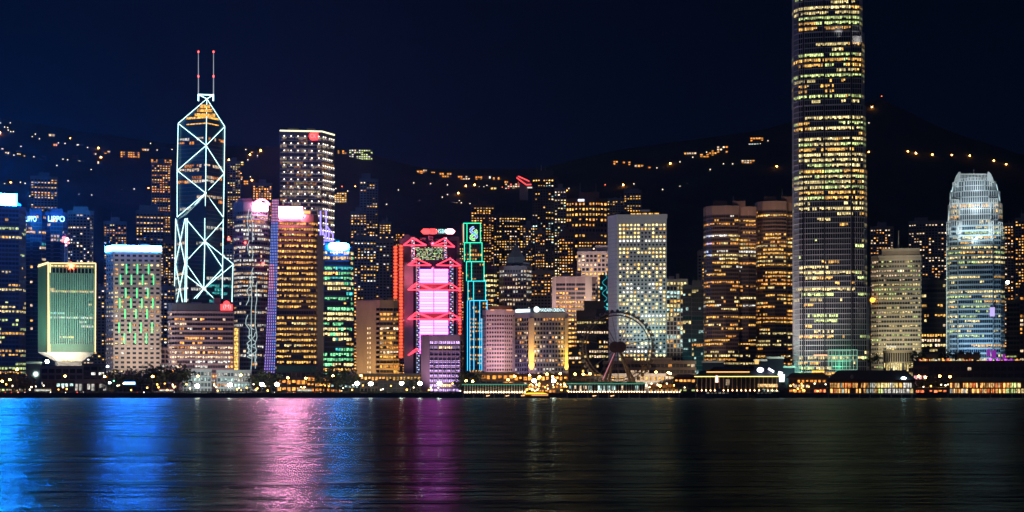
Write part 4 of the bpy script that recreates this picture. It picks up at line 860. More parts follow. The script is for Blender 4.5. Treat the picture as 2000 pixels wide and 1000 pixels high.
for i, (zz, yt, a, b) in enumerate(zs[1:]):
    z1 = S.z(yt); rg = ring(a, b); poly = rg + [(rg[-1][0] - 1, 52), (rg[0][0] + 1, 52)]; gl.prism(poly, z_lo, z1, DG)
    ed = list(zip(rg, rg[1:])); prob = ([(0, .06), (.2, .3), (.5, .32), (.7, .3), (1, .34)], [(0, .6), (.15, .8), (.3, .08), (.6, .25), (.75, .95), (1, .95)], [(0, .9), (.7, .92), (.8, .5), (.81, .02), (1, .02)], [(0, .8), (.25, .5), (.8, .75), (.9, .1), (1, .05)], .85)[i]
    facade(S, ed, z_lo, z1 - .5, ALU, Lit(prob, PALL, .5, .85, (1.1, 1.1, 1.05, 1.0, 1.0)[i], jit=.5), fh=4.2, bw=1.75, sp=.14, pf=.10, lf=.66, pd=.62, sd=.5, wall_m=wl, skip=lambda e, t, i=i: e in (0, 1) and R.random() < .75)
    facade(S, [(poly[-3], poly[-2])], z_lo, z1 - .5, ALU, Lit(.3, PALL), fh=4.3, bw=3, sp=.3, pf=.1, wall_m=wl)
    for f in (0,): wl.prism(poly, z1 - .6, z1 - .1, ALU)
    z_lo = z1
gl.build('glazing', S.root); wl.build('mullion_grid', S.root)
m = M()
for q in (1569, 1611, 1664):          # dark vertical joints
    m.beam(S.p(q, 730, -3.0), S.p(q - (2 if q > 1600 else 0), -80, -3.0), .7, BLACK)
m.build('vertical_joint', S.root)
WG = emit('green_white_panel', (.5, .95, .7), .6, False)
m = M()
for i in range(9): x = 1618 + i * 7.0; tubez = m.beam(S.p(x, 722, -4.2), S.p(x, 683, -4.2), .3, WG)
for y in (683, 694, 703, 722): m.beam(S.p(1618, y, -4.2), S.p(1674, y, -4.2), .3, WG)
m.build('lobby_light_grid', S.root)
slab(S, 1589, 1616, 692.5, 694.5, -4, -3.4, emit('orange_strip', (1.5, .7, .35), 1.2, False), 'orange_light_strip'); slab(S, 1586, 1610, 724, 727, -4, -3.4, emit('amber_strip', (1.6, .8, .1), 1.2, False), 'amber_light_strip')
m = M()
for i in range(26):
    x = 1607 + i * 2.2; m.beam(S.p(x, 63, -3.2), S.p(x, 51, -3.2), .18, WHITE)
for i in range(10): x = 1665 + i * 1.9; m.beam(S.p(x, 84, -2), S.p(x, 70, -2), .3, WHITE)
m.build('setback_fins', S.root); flood(S, 1675, 92, (1, .95, .9), 6000, 1673, 70, 8, None, 60); flood(S, 1640, 70, (1, .95, .9), 3000, 1635, 55, 6, None, 70)
flood(S, 1556, 728, (1, .82, .8), 330000, 1560, 560, 60, 10, 80, 1); flood(S, 1590, 728, (1, .87, .8), 60000, 1595, 640, 45, 10, 90); flood(S, 1650, 735, (1, .9, .85), 12000, 1650, 640, 45, 10, 90); flood(S, 1555, 735, (.3, 1, .75), 60000, 1552, 710, 22, 5, 90); flood(S, 1640, 722, (.1, 1, .5), 20000, 1640, 690, 14, None, 100)
# 36 striped slab
S = tower('office_block', 'sandy slab with wavy pale floor bands just right of the tallest tower', [(1703, 5), (1716, 0), (1798, 0)], 500, 1400, TAN, DG, Lit([(0, .45), (.6, .4), (.8, .8), (1, .7)], ((PALE, 4), (LIME, 2), (WARM, 3)), .7, .4, .62), fh=4.0, bw=2.2, sp=.5, pf=.22, sd=.8, cap=3, depth=30)
m = M(); m.box(S.u(1722, 1), S.u(1797, 1), 1, 24, S.zt, S.z(485), TAN); m.build('roof_wall', S.root); m = M(); m.beam(S.p(1755, 485, 8), S.p(1755, 451, 8), .7, WHITE, 6, .3); m.build('flagpole', S.root)
for q in (1715, 1745, 1780): flood(S, q, 735, (.95, .95, .65), 110000, q, 600, 50, 8, 90)
flood(S, 1760, 520, (1, .9, .65), 20000, 1760, 490, 30)
m = M(); m.ball(S.p(1704, 586, -2), 2.2, emit('amber_ball', (2.4, .9, .08), 1.6)); m.beam(S.p(1704, 586, -2), S.p(1707, 588, 4), .25, STEEL); m.build('amber_lamp', S.root)
S = low('glass fronted podium hall with fine vertical bars and a warm lit cafe base', [(1726, 0), (1784, 0)], 686, 1300, TAN, Lit([(0, .9), (.3, .6), (1, .12)], ((GOLD, 3), (PALE, 2)), .3, .9, .6), fh=7, bw=1.8, sp=.08, pf=.3, pd=.5, zb=12)
flood(S, 1745, 720, (1, .95, .6), 22000, 1755, 700, 14); text(S, 'Four Seasons', 1731, 1750, 674, 679.5, emit('small_white_letters', (1.2, 1.1, .9), 1.2, False), -1.5)
S = tower('office_block', 'dark office block with cream floors squeezed left of the crowned tower', [(1800, 0), (1852, 0)], 548, 1470, DARK, DG, Lit([(0, .75), (.7, .6), (1, .05)], ((PALE, 4), (GOLD, 3), (WARM, 2)), .7, .75, .95), fh=4.4, bw=2.4, sp=.42, pf=.08)
S = tower('office_block', 'dark green tinted block with three greenish lit floors at the right edge', [(1966, 0), (2012, 0)], 586, 1500, DARK, TG, Lit([(0, .7), (.3, .5), (.45, .1), (1, .05)], ((LIME, 3), (COOL, 2)), .7, .85, .8), fh=4.4, bw=3, sp=.4, pf=.1)
S_ = tower('office_tower', 'brown tower cut off by the right frame edge with an orange lamp', [(1992, 0), (2040, 0)], 556, 1480, BROWN, DG, Lit(.3, ((AMB, 2), (WARM, 2))), fh=4, bw=3)
# 37 crowned tower
S = Site('skyscraper', 'blue white floodlit tower with a stepped crown of pale fins', 'skyscraper', 1905, 1380)
tiers = ((0, 440, 1849, 1962), (0, 396, 1852, 1957), (0, 372, 1855, 1953), (0, 352, 1861, 1945), (0, 346, 1868, 1937))
def rg2(a, b): return [(S.u(a, 12), 12), (S.u(a + 6, 5), 5), (S.u(a + 12, 4), 4), (S.u(a + 21, 3), 3), (S.u(a + 23, 0), 0), (S.u(b - 23, 0), 0), (S.u(b - 21, 3), 3), (S.u(b - 8, 5), 5), (S.u(b, 12), 12)]
wl = M(); gl = M(); zl = 0; pr = (([(0, .3), (.3, .28), (.5, .4), (.62, .75), (.72, .03), (.8, .6), (1, .4)]), .3, .05, .02, 0)
for i, (_, yt, a, b) in enumerate(tiers):
    z1 = S.z(yt); g_ = rg2(a, b); poly = g_ + [(g_[-1][0] - 2, 46), (g_[0][0] + 2, 46)]; gl.prism(poly, zl, z1, BG if i == 0 else glass('crown_glass', (.02, .03, .04), .6))
    facade(S, list(zip(g_, g_[1:])), zl, z1 - .3, ALU if i else wall('blue_alu', (.42, .52, .58), .8), Lit(pr[i], ((PALE, 4), (GOLD, 2), (LIME, 2)), .7, .85, .9), fh=4.2, bw=1.8, sp=.36 if i == 0 else .14, pf=.12 if i == 0 else .34, pd=.4, sd=.5, wall_m=wl, lf=.8)
    wl.prism(poly, z1 - .5, z1 - .05, ALU); zl = z1
gl.build('glazing', S.root); wl.build('mullion_grid', S.root)
m = M(); FW = WHITE
for sgn, x0 in ((1, 1863), (-1, 1942)):
    A = []; B = []
    for (dx, y) in ((0, 357), (2, 350), (5, 342), (9, 336.5), (13, 335), (13, 352)): q = S.p(x0 + sgn * dx, y, -1); A.append(q); B.append((q[0], 4, q[2]))
    m.hexa(A, B, FW)
for i in range(21):
    x = 1875 + i * 2.8; m.beam(S.p(x, 352, -.8), S.p(x, 339.5, -.8), .38, FW)
m.beam(S.p(1875, 340, -.8), S.p(1931, 340, -.8), .5, FW); m.beam(S.p(1902, 340, 4), S.p(1902, 331, 4), .3, FW, 5)
for yb, yt_, cols in ((460, 434, (1849, 1853, 1857)), (458, 432, (1869, 1873, 1877)), (458, 432, (1932, 1936, 1940)), (460, 434, (1950, 1954, 1958)), (404, 390, (1856, 1860, 1864, 1869, 1873)), (404, 388, (1932, 1936, 1940, 1944, 1948)), (366, 356, (1862, 1867, 1871)), (364, 354, (1932, 1936))):
    for x in cols: m.beam(S.p(x, yb, -1.8 if 1865 < x < 1944 else 2), S.p(x, yt_, -1.8 if 1865 < x < 1944 else 2), .6, FW)
    m.beam(S.p(cols[0], yt_, 1), S.p(cols[-1], yt_, 1), .5, FW); m.beam(S.p(cols[0], (yb + yt_) / 2, 1), S.p(cols[-1], (yb + yt_) / 2, 1), .5, FW)
m.build('crown_fins', S.root)
CW = (.75, .95, 1.0)
for q, y_, ty, w_, d_ in ((1905, 462, 445, 26000, 12), (1905, 400, 388, 14000, 10), (1905, 360, 345, 10000, 10), (1870, 462, 440, 14000, 10), (1940, 462, 440, 14000, 10), (1868, 408, 392, 9000, 9), (1942, 408, 392, 9000, 9), (1868, 366, 350, 6000, 8), (1940, 366, 350, 6000, 8)): flood(S, q, y_, CW, w_ * 1.4, q, ty + 4, d_ + 9, None, 90, 2)
for q in (1880, 1905, 1930): flood(S, q, 735, (.5, .78, 1), 85000, q, 610, 42, 12, 90)
EW = emit('edge_white', (.6, .85, .9), 1.1, False)
for a, b, v0, v1 in (((1849, 690), (1849.5, 470), 11, 11), ((1852, 432), (1858, 372), 9, 9), ((1856, 392), (1862, 360), 9, 9), ((1953, 392), (1946, 360), 9, 9)): tube(S, a, b, .4, EW, 'edge_light', v0, v1)
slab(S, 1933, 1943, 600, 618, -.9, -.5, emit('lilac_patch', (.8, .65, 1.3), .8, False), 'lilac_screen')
#@@SHORE
# ------------------------------------------------------------------ ferris wheel
S = Site('ferris_wheel', 'large dark ferris wheel with twin hub drums and slanting legs standing over the pier', 'ferris wheel', 1206, 1150)
hub = S.p(1206, 678, 0); r0 = 68 / F * 1150
WS = wall('wheel_steel', (.14, .15, .16), .5); m = M(); NS = 42
for v in (-1.6, 1.6):
    for rr in (r0, r0 - 2.2):
        for i in range(84):
            a0, a1 = 6.2832 * i / 84, 6.2832 * (i + 1) / 84
            m.beam((hub[0] + rr * math.cos(a0), v, hub[2] + rr * math.sin(a0)), (hub[0] + rr * math.cos(a1), v, hub[2] + rr * math.sin(a1)), .55, WS, 4)
for i in range(84):
    a0 = 6.2832 * i / 84; k = 6.2832 * (i + 1) / 84
    m.beam((hub[0] + r0 * math.cos(a0), 1.6 if i % 2 else -1.6, hub[2] + r0 * math.sin(a0)), (hub[0] + (r0 - 2.2) * math.cos(k), -1.6 if i % 2 else 1.6, hub[2] + (r0 - 2.2) * math.sin(k)), .13, WS, 3)
m.build('rim', S.root)
for i in range(21):
    a0 = 6.2832 * i / 21 + .25; m = M()
    for v in (-1.5, 1.5): m.beam((hub[0] + 3 * math.cos(a0), v, hub[2] + 3 * math.sin(a0)), (hub[0] + (r0 - 2) * math.cos(a0), v, hub[2] + (r0 - 2) * math.sin(a0)), (.2 if i % 3 else .34), WS, 3)
    m.build('spoke', S.root)
GC = wall('gondola_shell', (.10, .14, .16), .3)
for i in range(NS):
    a0 = 6.2832 * (i + .5) / NS; c = (hub[0] + (r0 + 1.3) * math.cos(a0), 0, hub[2] + (r0 + 1.3) * math.sin(a0)); m = M()
    m.ball((c[0], 0, c[2] - .5), 1.4, GC, 8, 5); m.box(c[0] - .8, c[0] + .8, -.9, .9, c[2] - 1.2, c[2] - .9, BLACK); m.box(c[0] - .15, c[0] + .15, -.15, .15, c[2] + .3, c[2] + 1.1, WS)
    if 0 < math.degrees(a0) < 90: m.box(c[0] - .4, c[0] + .4, -1.2, -1.1, c[2] - .5, c[2] + .2, LIT, (.25, .5, .55))
    m.build('gondola', S.root)
for dx in (-2.0, 2.2):
    m = M(); m.disc((hub[0] + dx, hub[2]), 4.0, -4.5 + dx * .3, -2.6 + dx * .3, wall('hub_cover', (.07, .055, .065), .6), 26); m.disc((hub[0] + dx, hub[2]), 1.0, -5 + dx * .3, 5, BLACK, 12); m.build('hub_drum', S.root)
for v in (-7, 7):
    for q in (1172, 1183, 1236, 1246):
        m = M(); b = S.p(q + (3 if v > 0 else 0), 750, v); m.beam((b[0], v, 1), (hub[0] + (-1.5 if q < 1200 else 1.5), v * .35, hub[2] - 2), .95, WS, 6, .6)
        for i in range(9): t_ = (i + .5) / 9; m.beam((b[0] + (hub[0] - b[0]) * t_, v * (1 - .65 * t_), 1 + (hub[2] - 3) * t_), (b[0] + (hub[0] - b[0]) * t_ + 1.2, v * (1 - .65 * t_), 1 + (hub[2] - 3) * t_), .25, WS, 3)
        m.build('support_leg', S.root)
m = M(); m.box(S.u(1168), S.u(1250), -9, 9, -4, 1.0, CONC); m.build('base_platform', S.root)
tube(S, (1177, 742), (1200, 690), .35, emit('pink_leg_light', (.75, .25, .32), .8, False), 'leg_light', -8, -4)
# ------------------------------------------------------------------ street lamps
HEADS = {'white': emit('lamp_white', (1.0, .93, .72), 70), 'orange': emit('lamp_orange', (1.0, .40, .05), 110), 'cool': emit('lamp_cool', (.75, 1.0, 1.0), 30), 'green': emit('lamp_green', (.15, 1.0, .35), 14)}
def lamp(px, py, where, col='orange', Y=1132, zb=3.0, r=.55):
    S = Site('street_lamp', None, 'street lamp', px, Y, zb, {'white': 'white lamps along the waterfront', 'orange': 'orange lamps along the waterfront', 'cool': 'cool lamps along the waterfront', 'green': 'green lamps'}[col])
    S.root['label'] = where
    h = max(1.6, S.z(py)); m = M(); m.beam((0, 0, 0), (0, 0, h), .12, BLACK, 6, .08); m.beam((0, 0, h), (.1, -1.0, h + .25), .07, BLACK, 5); m.build('pole', S.root)
    m = M(); m.ball((.1, -1.2, h + .1), r, HEADS[col], 8, 6, 1, .8); m.build('lamp_head', S.root)
for x, y, w_ in ((385, 754, 'brilliant white waterfront lamp before the pale three storey civic block'), (449, 752, 'brilliant white waterfront lamp before the right half of the civic hall'), (511, 751, 'brilliant white waterfront lamp left of the pair under the golden tower'),
                 (541, 751, 'brilliant white waterfront lamp at the left end of the orange lit podium'), (697, 749, 'brilliant white lamp at the far left foot of the tan hotel'), (724, 750, 'brilliant white lamp under the left half of the tan hotel'),
                 (784, 749, 'brilliant white lamp under the right edge of the red ladder lights'), (820, 749, 'brilliant white lamp just left of the violet lit block'), (858, 749, 'brilliant white lamp in front of the violet lit block'),
                 (1043, 744, 'brilliant white lamp above the yellow ferry bow'), (1081, 744, 'brilliant white lamp above the yellow ferry stern')): lamp(x, y, w_, 'white', r=1.5)
for x, y, w_ in ((19, 742, 'orange lamp on a pole among the far left dark trees'), (4, 745, 'orange lamp at the very left frame edge'), (33, 722, 'orange lamp high above the left dark trees'), (127, 735, 'orange lamp before the middle of the star building base'),
                 (204, 736, 'orange lamp at the right end of the glowing footbridge'), (298, 736, 'orange lamp over the trees right of the small blue sign'), (386, 735, 'orange lamp on the face of the pale three storey block'), (470, 733, 'orange lamp over the civic hall roof end'),
                 (650, 734, 'orange lamp right of the orange lit podium'), (705, 734, 'orange lamp under the left wing of the tan hotel'), (562, 738, 'orange lamp inside the orange lit podium front'), (597, 739, 'orange lamp at the right end of the orange lit podium'),
                 (923, 745, 'wide orange lamp at the left end of the green roofed pier'), (910, 744, 'small orange lamp left of the wide one on the green roofed pier'), (1034, 733, 'orange lamp at the foot of the left yellow pier of the hotel'), (1054, 736, 'orange lamp at the middle of the hotel foot'),
                 (1068, 731, 'orange lamp a little above the others under the hotel'), (1094, 730, 'orange lamp left of the right yellow pier of the hotel'), (1123, 731, 'orange lamp below the lower black block'), (1139, 731, 'orange lamp on a tall pole below the black glass block'),
                 (1152, 730, 'orange lamp left of the wheel legs'), (1079, 736, 'orange lamp over the ferry stern lamps'), (1005, 735, 'orange lamp at the mauve block right foot'), (992, 742, 'orange lamp over the right part of the green roofed pier'),
                 (1281, 727, 'orange lamp right of the wheel over the long tan block'), (1305, 728, 'pair member orange lamp left before the long tan block'), (1309, 730, 'pair member orange lamp right before the long tan block'), (1289, 754, 'low orange lamp among the pier trees right of the wheel'),
                 (1318, 753, 'low orange lamp left of the green gold pier'), (1835, 735, 'orange lamp over the trees between the two lit restaurants'), (1855, 736, 'orange lamp at the left roof end of the right pier hall'), (1807, 737, 'orange lamp right of the dark hipped restaurant roof'), (1794, 735, 'orange lamp touching the dark hipped restaurant roof')): lamp(x, y, w_, 'orange', r=.75)
for x, y, w_ in ((210, 716, 'cool white lamp cluster left of the green neon building foot'), (214, 748, 'cool white lamp beside the green lit tree'), (1968, 551, '')):
    if w_: lamp(x, y, w_, 'cool', r=.8)
lamp(222, 744, 'green lamp lighting the tree below the green neon building', 'green', r=.4)
Sx = Site('rooftop_lamp', 'lone brilliant white lamp on a roof right of the blue white crowned tower', 'lamp', 1968, 1495, Z(586, 1495)); m = M(); m.beam((0, 3, 0), (0, 3, Sx.z(553)), .3, BLACK); m.build('pole', Sx.root); m = M(); m.ball((0, 2, Sx.z(551)), 1.5, HEADS['cool']); m.build('lamp_head', Sx.root)
# ------------------------------------------------------------------ trees
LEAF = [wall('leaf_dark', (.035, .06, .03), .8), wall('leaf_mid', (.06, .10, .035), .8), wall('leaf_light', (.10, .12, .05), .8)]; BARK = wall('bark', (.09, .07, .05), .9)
def crown_mesh(seed, n=420):
    rr = random.Random(seed); m = M(); cl = [(rr.uniform(-.65, .65), rr.uniform(-.5, .5), rr.uniform(.35, 1.0), rr.uniform(.22, .42)) for _ in range(13)]
    for i in range(n):
        c = cl[i % 13]; d = Vector((rr.gauss(0, 1), rr.gauss(0, 1), rr.gauss(0, 1))).normalized() * c[3] * rr.uniform(.6, 1.05)
        p_ = Vector(c[:3]) + Vector((d.x, d.y, d.z * .75)); a = Vector((rr.gauss(0, 1), rr.gauss(0, 1), rr.gauss(0, .6))).normalized() * .085; b = a.cross(Vector((rr.random(), rr.random(), 1))).normalized() * .06
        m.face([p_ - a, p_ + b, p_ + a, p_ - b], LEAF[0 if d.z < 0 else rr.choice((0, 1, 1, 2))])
    return m
TREES = []
for k in range(3):
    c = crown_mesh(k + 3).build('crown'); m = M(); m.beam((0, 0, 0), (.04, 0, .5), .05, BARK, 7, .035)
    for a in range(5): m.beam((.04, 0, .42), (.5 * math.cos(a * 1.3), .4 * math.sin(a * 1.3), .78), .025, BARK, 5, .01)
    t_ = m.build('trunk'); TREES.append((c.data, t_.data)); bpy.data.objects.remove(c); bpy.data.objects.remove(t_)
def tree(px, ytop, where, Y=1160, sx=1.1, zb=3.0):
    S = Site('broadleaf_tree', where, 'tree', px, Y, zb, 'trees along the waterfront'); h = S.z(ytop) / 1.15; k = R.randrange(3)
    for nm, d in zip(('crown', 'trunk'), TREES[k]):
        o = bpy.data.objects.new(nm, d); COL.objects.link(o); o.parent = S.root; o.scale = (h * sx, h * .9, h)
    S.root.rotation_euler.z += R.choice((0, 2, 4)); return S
for px, yt, w_, sx in ((-6, 726, 'dark tree cut by the left frame edge', 1), (12, 730, 'dark tree under the screen tower, second from the left frame edge', .9), (30, 728, 'dark tree standing between the two left orange lamps', 1), (46, 735, 'dark tree just left of the pale blank annex', .8),
                       (224, 724, 'green lit tree at the left foot of the green neon building', .9), (240, 728, 'dark tree over the small blue sign', .9), (258, 722, 'dark tree at the middle foot of the green neon building', 1), (277, 725, 'dark tree right of the small blue sign', .9), (296, 722, 'dark tree at the right foot of the green neon building', .9),
                       (318, 716, 'big dark tree left of the pale civic block', 1.1), (334, 712, 'biggest dark tree in front of the ribbon block corner', 1.1), (349, 722, 'dark tree touching the pale civic block', .8), (522, 724, 'round dark tree under the light doodle tower', 1.0), (503, 730, 'small dark tree left of the violet sail foot', .7),
                       (634, 722, 'dark tree below the oval sign tower left edge', .8), (660, 716, 'dark tree below the middle of the oval sign tower', .9), (682, 722, 'dark tree between the oval sign tower and the tan hotel', .8), (806, 738, 'low tree under the grey bank flank', .8), (898, 742, 'low tree right of the violet lit block', .8), (916, 724, 'dark tree under the green outlined tower', .9),
                       (1114, 738, 'dark tree under the right yellow pier of the hotel', 1), (1100, 742, 'low dark tree above the ferry stern', .9), (1302, 742, 'dark tree right of the wheel with orange light behind', 1), (1283, 746, 'small dark tree right of the wheel', .9), (1322, 738, 'dark tree left of the green gold pier', .9),
                       (1792, 742, 'dark tree right of the lit pier restaurant', 1), (1808, 742, 'dark tree second right of the lit pier restaurant', 1), (1824, 743, 'dark tree third right of the lit pier restaurant', 1), (1842, 745, 'dark tree against the right pier hall end', .9),
                       (1700, 690, 'dark tree on the podium left of the fine barred hall', .9), (1796, 684, 'dark tree on the podium right of the fine barred hall', .9), (1858, 684, 'dark tree on the podium before the crowned tower left corner', 1), (1877, 690, 'greenish tree on the podium before the crowned tower', .8)):
    if px > 1600 and yt < 700: tree(px, yt, w_, 1292, sx, 22)
    else: tree(px, yt, w_, 1158 + R.uniform(-4, 6), sx)
# ------------------------------------------------------------------ promenade and low buildings
low('orange lit restaurant terrace with a curved dark canopy beside the golden tower podium', [(600, 0), (646, 0)], 732, 1190, BROWN, Lit(.85, ((ORG, 3), (AMB, 3)), .3, .7, .9), fh=4, bw=3, capm=BLACK)
low('dark promenade pavilion with blue white strips below the oval sign tower', [(646, 0), (702, 0)], 738, 1185, DARK, Lit(.5, ((ORG, 3), (COOL, 2), (PALE, 2)), .3, .7, .7), fh=4, bw=3)
low('long low hall with a colonnade of gold windows at the tan hotel foot', [(704, 0), (822, 0)], 731, 1195, TAN, Lit([(0, .2), (.5, .3), (.6, .95), (1, .95)], ((GOLD, 4), (AMB, 3)), .2, .85, .9), fh=4, bw=2.6, pf=.3)
low('dark waterfront deck house with a glowing white wave strip under the tan hotel', [(740, 0), (800, 0)], 746, 1165, DARK, Lit(.3, ((COOL, 1), (PALE, 1))), fh=3.5, bw=3)
low('cream shopfront row with glaring white panes at the mauve block foot', [(928, 0), (1004, 0)], 728, 1200, TAN, Lit(.8, ((WHT, 3), (ORG, 3), (AMB, 2)), .2, .8, 1.4), fh=5, bw=4)
low('orange lit arcade under the white lettered hotel', [(1004, 0), (1110, 0)], 731, 1205, BROWN, Lit(.9, ((ORG, 4), (AMB, 4), (WARM, 1)), .1, .6, 1.5), fh=4.5, bw=3.4)
low('dark terrace block with a few warm windows left of the wheel legs', [(1110, 0), (1178, 0)], 735, 1205, DARK, Lit(.3, ((AMB, 4), (WHT, 2)), .2, .6, 1.0), fh=4.5, bw=3.4)
low('red orange lit stall row among trees right of the wheel', [(1268, 0), (1332, 0)], 752, 1140, BROWN, Lit(.8, ((ORG, 4), ((1.5, .25, .06), 4)), .2, .6, 1.1), fh=4.2, bw=3, depth=6)
def hut(label, a, b, y0, y1, Y, eave, mat=ROOF, lit=None):
    S = low(label, [a, b], y1, Y, BROWN, lit, fh=4.0, bw=3, depth=12, cap=.4)
    x0, x1 = S.pts[0][0] - 2, S.pts[-1][0] + 2; z = S.zt + .6; h = S.z(y0) - z; m = M()
    m.hexa([(x0, -eave, z), (x1, -eave, z), (x1, 14, z), (x0, 14, z)], [(x0 + 4, 4, z + h), (x1 - 4, 4, z + h), (x1 - 4, 8, z + h), (x0 + 4, 8, z + h)], mat); m.build('hipped_roof', S.root); return S
hut('brown pavilion with a dark hipped roof and lit stairs left of the green gold pier', 1318, 1358, 731, 738, 1125, 3, ROOF, Lit(.6, ((AMB, 2), (LIME, 2)), .3, .6, .8))
# sign and stairs
S = Site('sign_board', 'small glowing blue white sign under the green neon building trees', 'sign', 253, 1135); slab(S, 242, 264, 746, 751, 0, .4, emit('blue_white_sign', (.6, 1.5, 3.2), 2.2), 'sign_panel'); m = M()
for q in (-5, 5): m.beam((q, .6, 0), (q, .6, S.z(747)), .15, BLACK)
m.build('post', S.root)
# parked vehicles
def car(px, where, ms, Y=1133, big=False):
    S = Site('parked_bus' if big else 'parked_car', where, 'bus' if big else 'car', px, Y, 3.13, None if big else 'cars parked along the waterfront'); L, h = (5.5, 3.1) if big else (2.2, 1.45)
    m = M()
    if big: m.hexa([(-L, 0, .4), (L, 0, .4), (L, 2.5, .4), (-L, 2.5, .4)], [(-L + .1, .1, h), (L - .3, .1, h), (L - .3, 2.4, h), (-L + .1, 2.4, h)], ms)
    else:
        m.hexa([(-L, 0, .3), (L, 0, .3), (L, 1.8, .3), (-L, 1.8, .3)], [(-L, .05, .85), (L - .1, .05, .78), (L - .1, 1.75, .78), (-L, 1.75, .85)], ms); m.hexa([(-1.5, .08, .8), (1.1, .08, .8), (1.1, 1.72, .8), (-1.5, 1.72, .8)], [(-1.1, .25, h), (.5, .25, h), (.5, 1.55, h), (-1.1, 1.55, h)], ms)
    m.build('body', S.root); m = M()
    if big: m.box(-L + .5, L - .8, -.03, .08, 1.5, 2.6, LIT, (.7, .75, .6))
    else: m.hexa([(-1.25, .12, .9), (.85, .12, .9), (.85, .2, .9), (-1.25, .2, .9)], [(-1.0, .2, h - .1), (.45, .2, h - .1), (.45, .28, h - .1), (-1.0, .28, h - .1)], DG)
    m.build('side_window', S.root)
    for q in (-L * .6, L * .6):
        m = M(); m.disc((q, .38), .38, -.04, .3, BLACK, 12); m.disc((q, .38), .2, -.07, .1, STEEL, 10); m.build('wheel', S.root)
    m = M(); m.ball((L - .05, -.02, .68), .24, emit('headlight', (1.2, 1.15, .95), 10), 6, 4); m.build('headlight', S.root); m = M(); m.ball((-L + .05, -.02, .72), .24, emit('taillight', (2.5, .08, .04), 5), 6, 4); m.build('taillight', S.root)
CP = [wall('car_red', (.4, .03, .03), .3, .05), wall('car_white', (.6, .6, .6), .3, .05), wall('car_dark', (.03, .035, .05), .3, .05), wall('car_silver', (.35, .36, .38), .3, .05)]
for px, w_, c_, b_ in ((6, 'white car at the far left frame edge under the orange lamps', 1, 0), (17, 'dark car second from the left frame edge', 2, 0), (29, 'silver car under the left dark trees', 3, 0), (42, 'red car left of the red taxi glow', 0, 0), (55, 'bright red car at the left foot of the pale annex', 0, 0), (66, 'dark car under the pale annex', 2, 0), (122, 'silver car before the star building', 3, 0), (157, 'white car below the glowing footbridge', 1, 0),
                       (275, 'red car below the trees of the green neon building', 0, 0), (300, 'white car right of the red one below the trees', 1, 0), (440, 'silver car before the civic hall', 3, 0), (530, 'dark car between the two bright lamps of the golden tower', 2, 0), (567, 'white car before the orange podium left part', 1, 0), (583, 'red car before the orange podium middle', 0, 0), (620, 'silver car before the orange terrace', 3, 0), (668, 'dark car before the dark promenade pavilion', 2, 0)): car(px, w_, CP[c_])
car(83, 'pale bus with lit windows before the star building annex', CP[1], 1138, True); car(595, 'white bus with lit windows before the orange podium', CP[1], 1138, True); car(325, 'red bus before the biggest dark tree', CP[0], 1138, True)
# hedge strips along the promenade
hm = M()
for i in range(5200):
    px = R.choice((R.uniform(-40, 900), R.uniform(-40, 900), R.uniform(1330, 1360))); Y = R.uniform(1124, 1128); x = X(px, Y); z = 3 + R.random() ** .6 * 1.5; a = R.uniform(0, 3.14); q = .45
    dx, dy = q * math.cos(a), q * math.sin(a); hm.face([(x - dx, Y - dy, z - .2), (x, Y, z + .35), (x + dx, Y + dy, z + .1), (x, Y + .1, z - .4)], R.choice(LEAF))
o = hm.build('undergrowth'); o['kind'] = 'stuff'; tag(o, 'dark leafy planting strip along the seawall edge', 'undergrowth')
# ------------------------------------------------------------------ piers
WARMC = emit('column_light', (1.5, 1.0, .5), 18)
def pier(label, a, b, Y, yroof, yeave, ydeck, roofm, ncol, colm, ebm=None, wl_lit=None, hip=4, name='pier', eave=2.0, depth=14, stories=1, lampm=WARMC, backm=DARK, ltn=None, colw=.42, lampr=.34):
    S = Site(name, label, 'pier', (a + b) / 2, Y, 0.0); x0, x1 = S.u(a), S.u(b); zd = S.z(ydeck); ze = S.z(yeave); zr = S.z(yroof)
    m = M(); m.box(x0 - 1, x1 + 1, -1, depth + 4, zd - .7, zd, CONC); m.box(x0 - .5, x1 + .5, .6, depth, .4, zd - .7, BLACK); m.build('deck', S.root)
    for i in range(int((x1 - x0) / 7) + 1):
        m = M(); c = x0 + i * 7; m.beam((c, -.6, -3), (c, -.6, zd - .7), .4, CONC, 8); m.build('pile', S.root)
    m = M(); m.box(x0 + 1, x1 - 1, depth * .45, depth, zd, ze, backm); o = m.build('back_wall', S.root)
    if wl_lit: 
        sv = facade(S, [((x0 + 1, depth * .45), (x1 - 1, depth * .45))], zd, ze - .3, backm, wl_lit, fh=(ze - zd) / stories, bw=3.2, sp=.22, pf=.14, pd=.25, sd=.3); sv.build('window_frame', S.root)
    for i in range(ncol):
        c = x0 + 1 + (x1 - x0 - 2) * i / (ncol - 1); m = M(); m.beam((c, 0, zd), (c, 0, ze), colw, colm, 8, colw * .85); m.box(c - colw * 1.4, c + colw * 1.4, -colw * 1.4, colw * 1.4, ze - .45, ze, colm); co_ = m.build('column', S.root)
        if lampm: m = M(); m.ball((c, -colw - .5, zd + .5), lampr, lampm, 6, 4); m.build('uplight', co_)
    m = M(); m.hexa([(x0 - 1, -eave, ze), (x1 + 1, -eave, ze), (x1 + 1, depth + 2, ze), (x0 - 1, depth + 2, ze)], [(x0 + hip, depth * .4, zr), (x1 - hip, depth * .4, zr), (x1 - hip, depth * .6, zr), (x0 + hip, depth * .6, zr)], roofm); m.build('roof', S.root)
    if ebm: m = M(); m.box(x0 - 1, x1 + 1, -eave - .15, -eave + .2, ze - .1, ze + .45, ebm); m.build('eave_light', S.root)
    S.x0, S.x1, S.zd, S.ze, S.zr = x0, x1, zd, ze, zr; return S
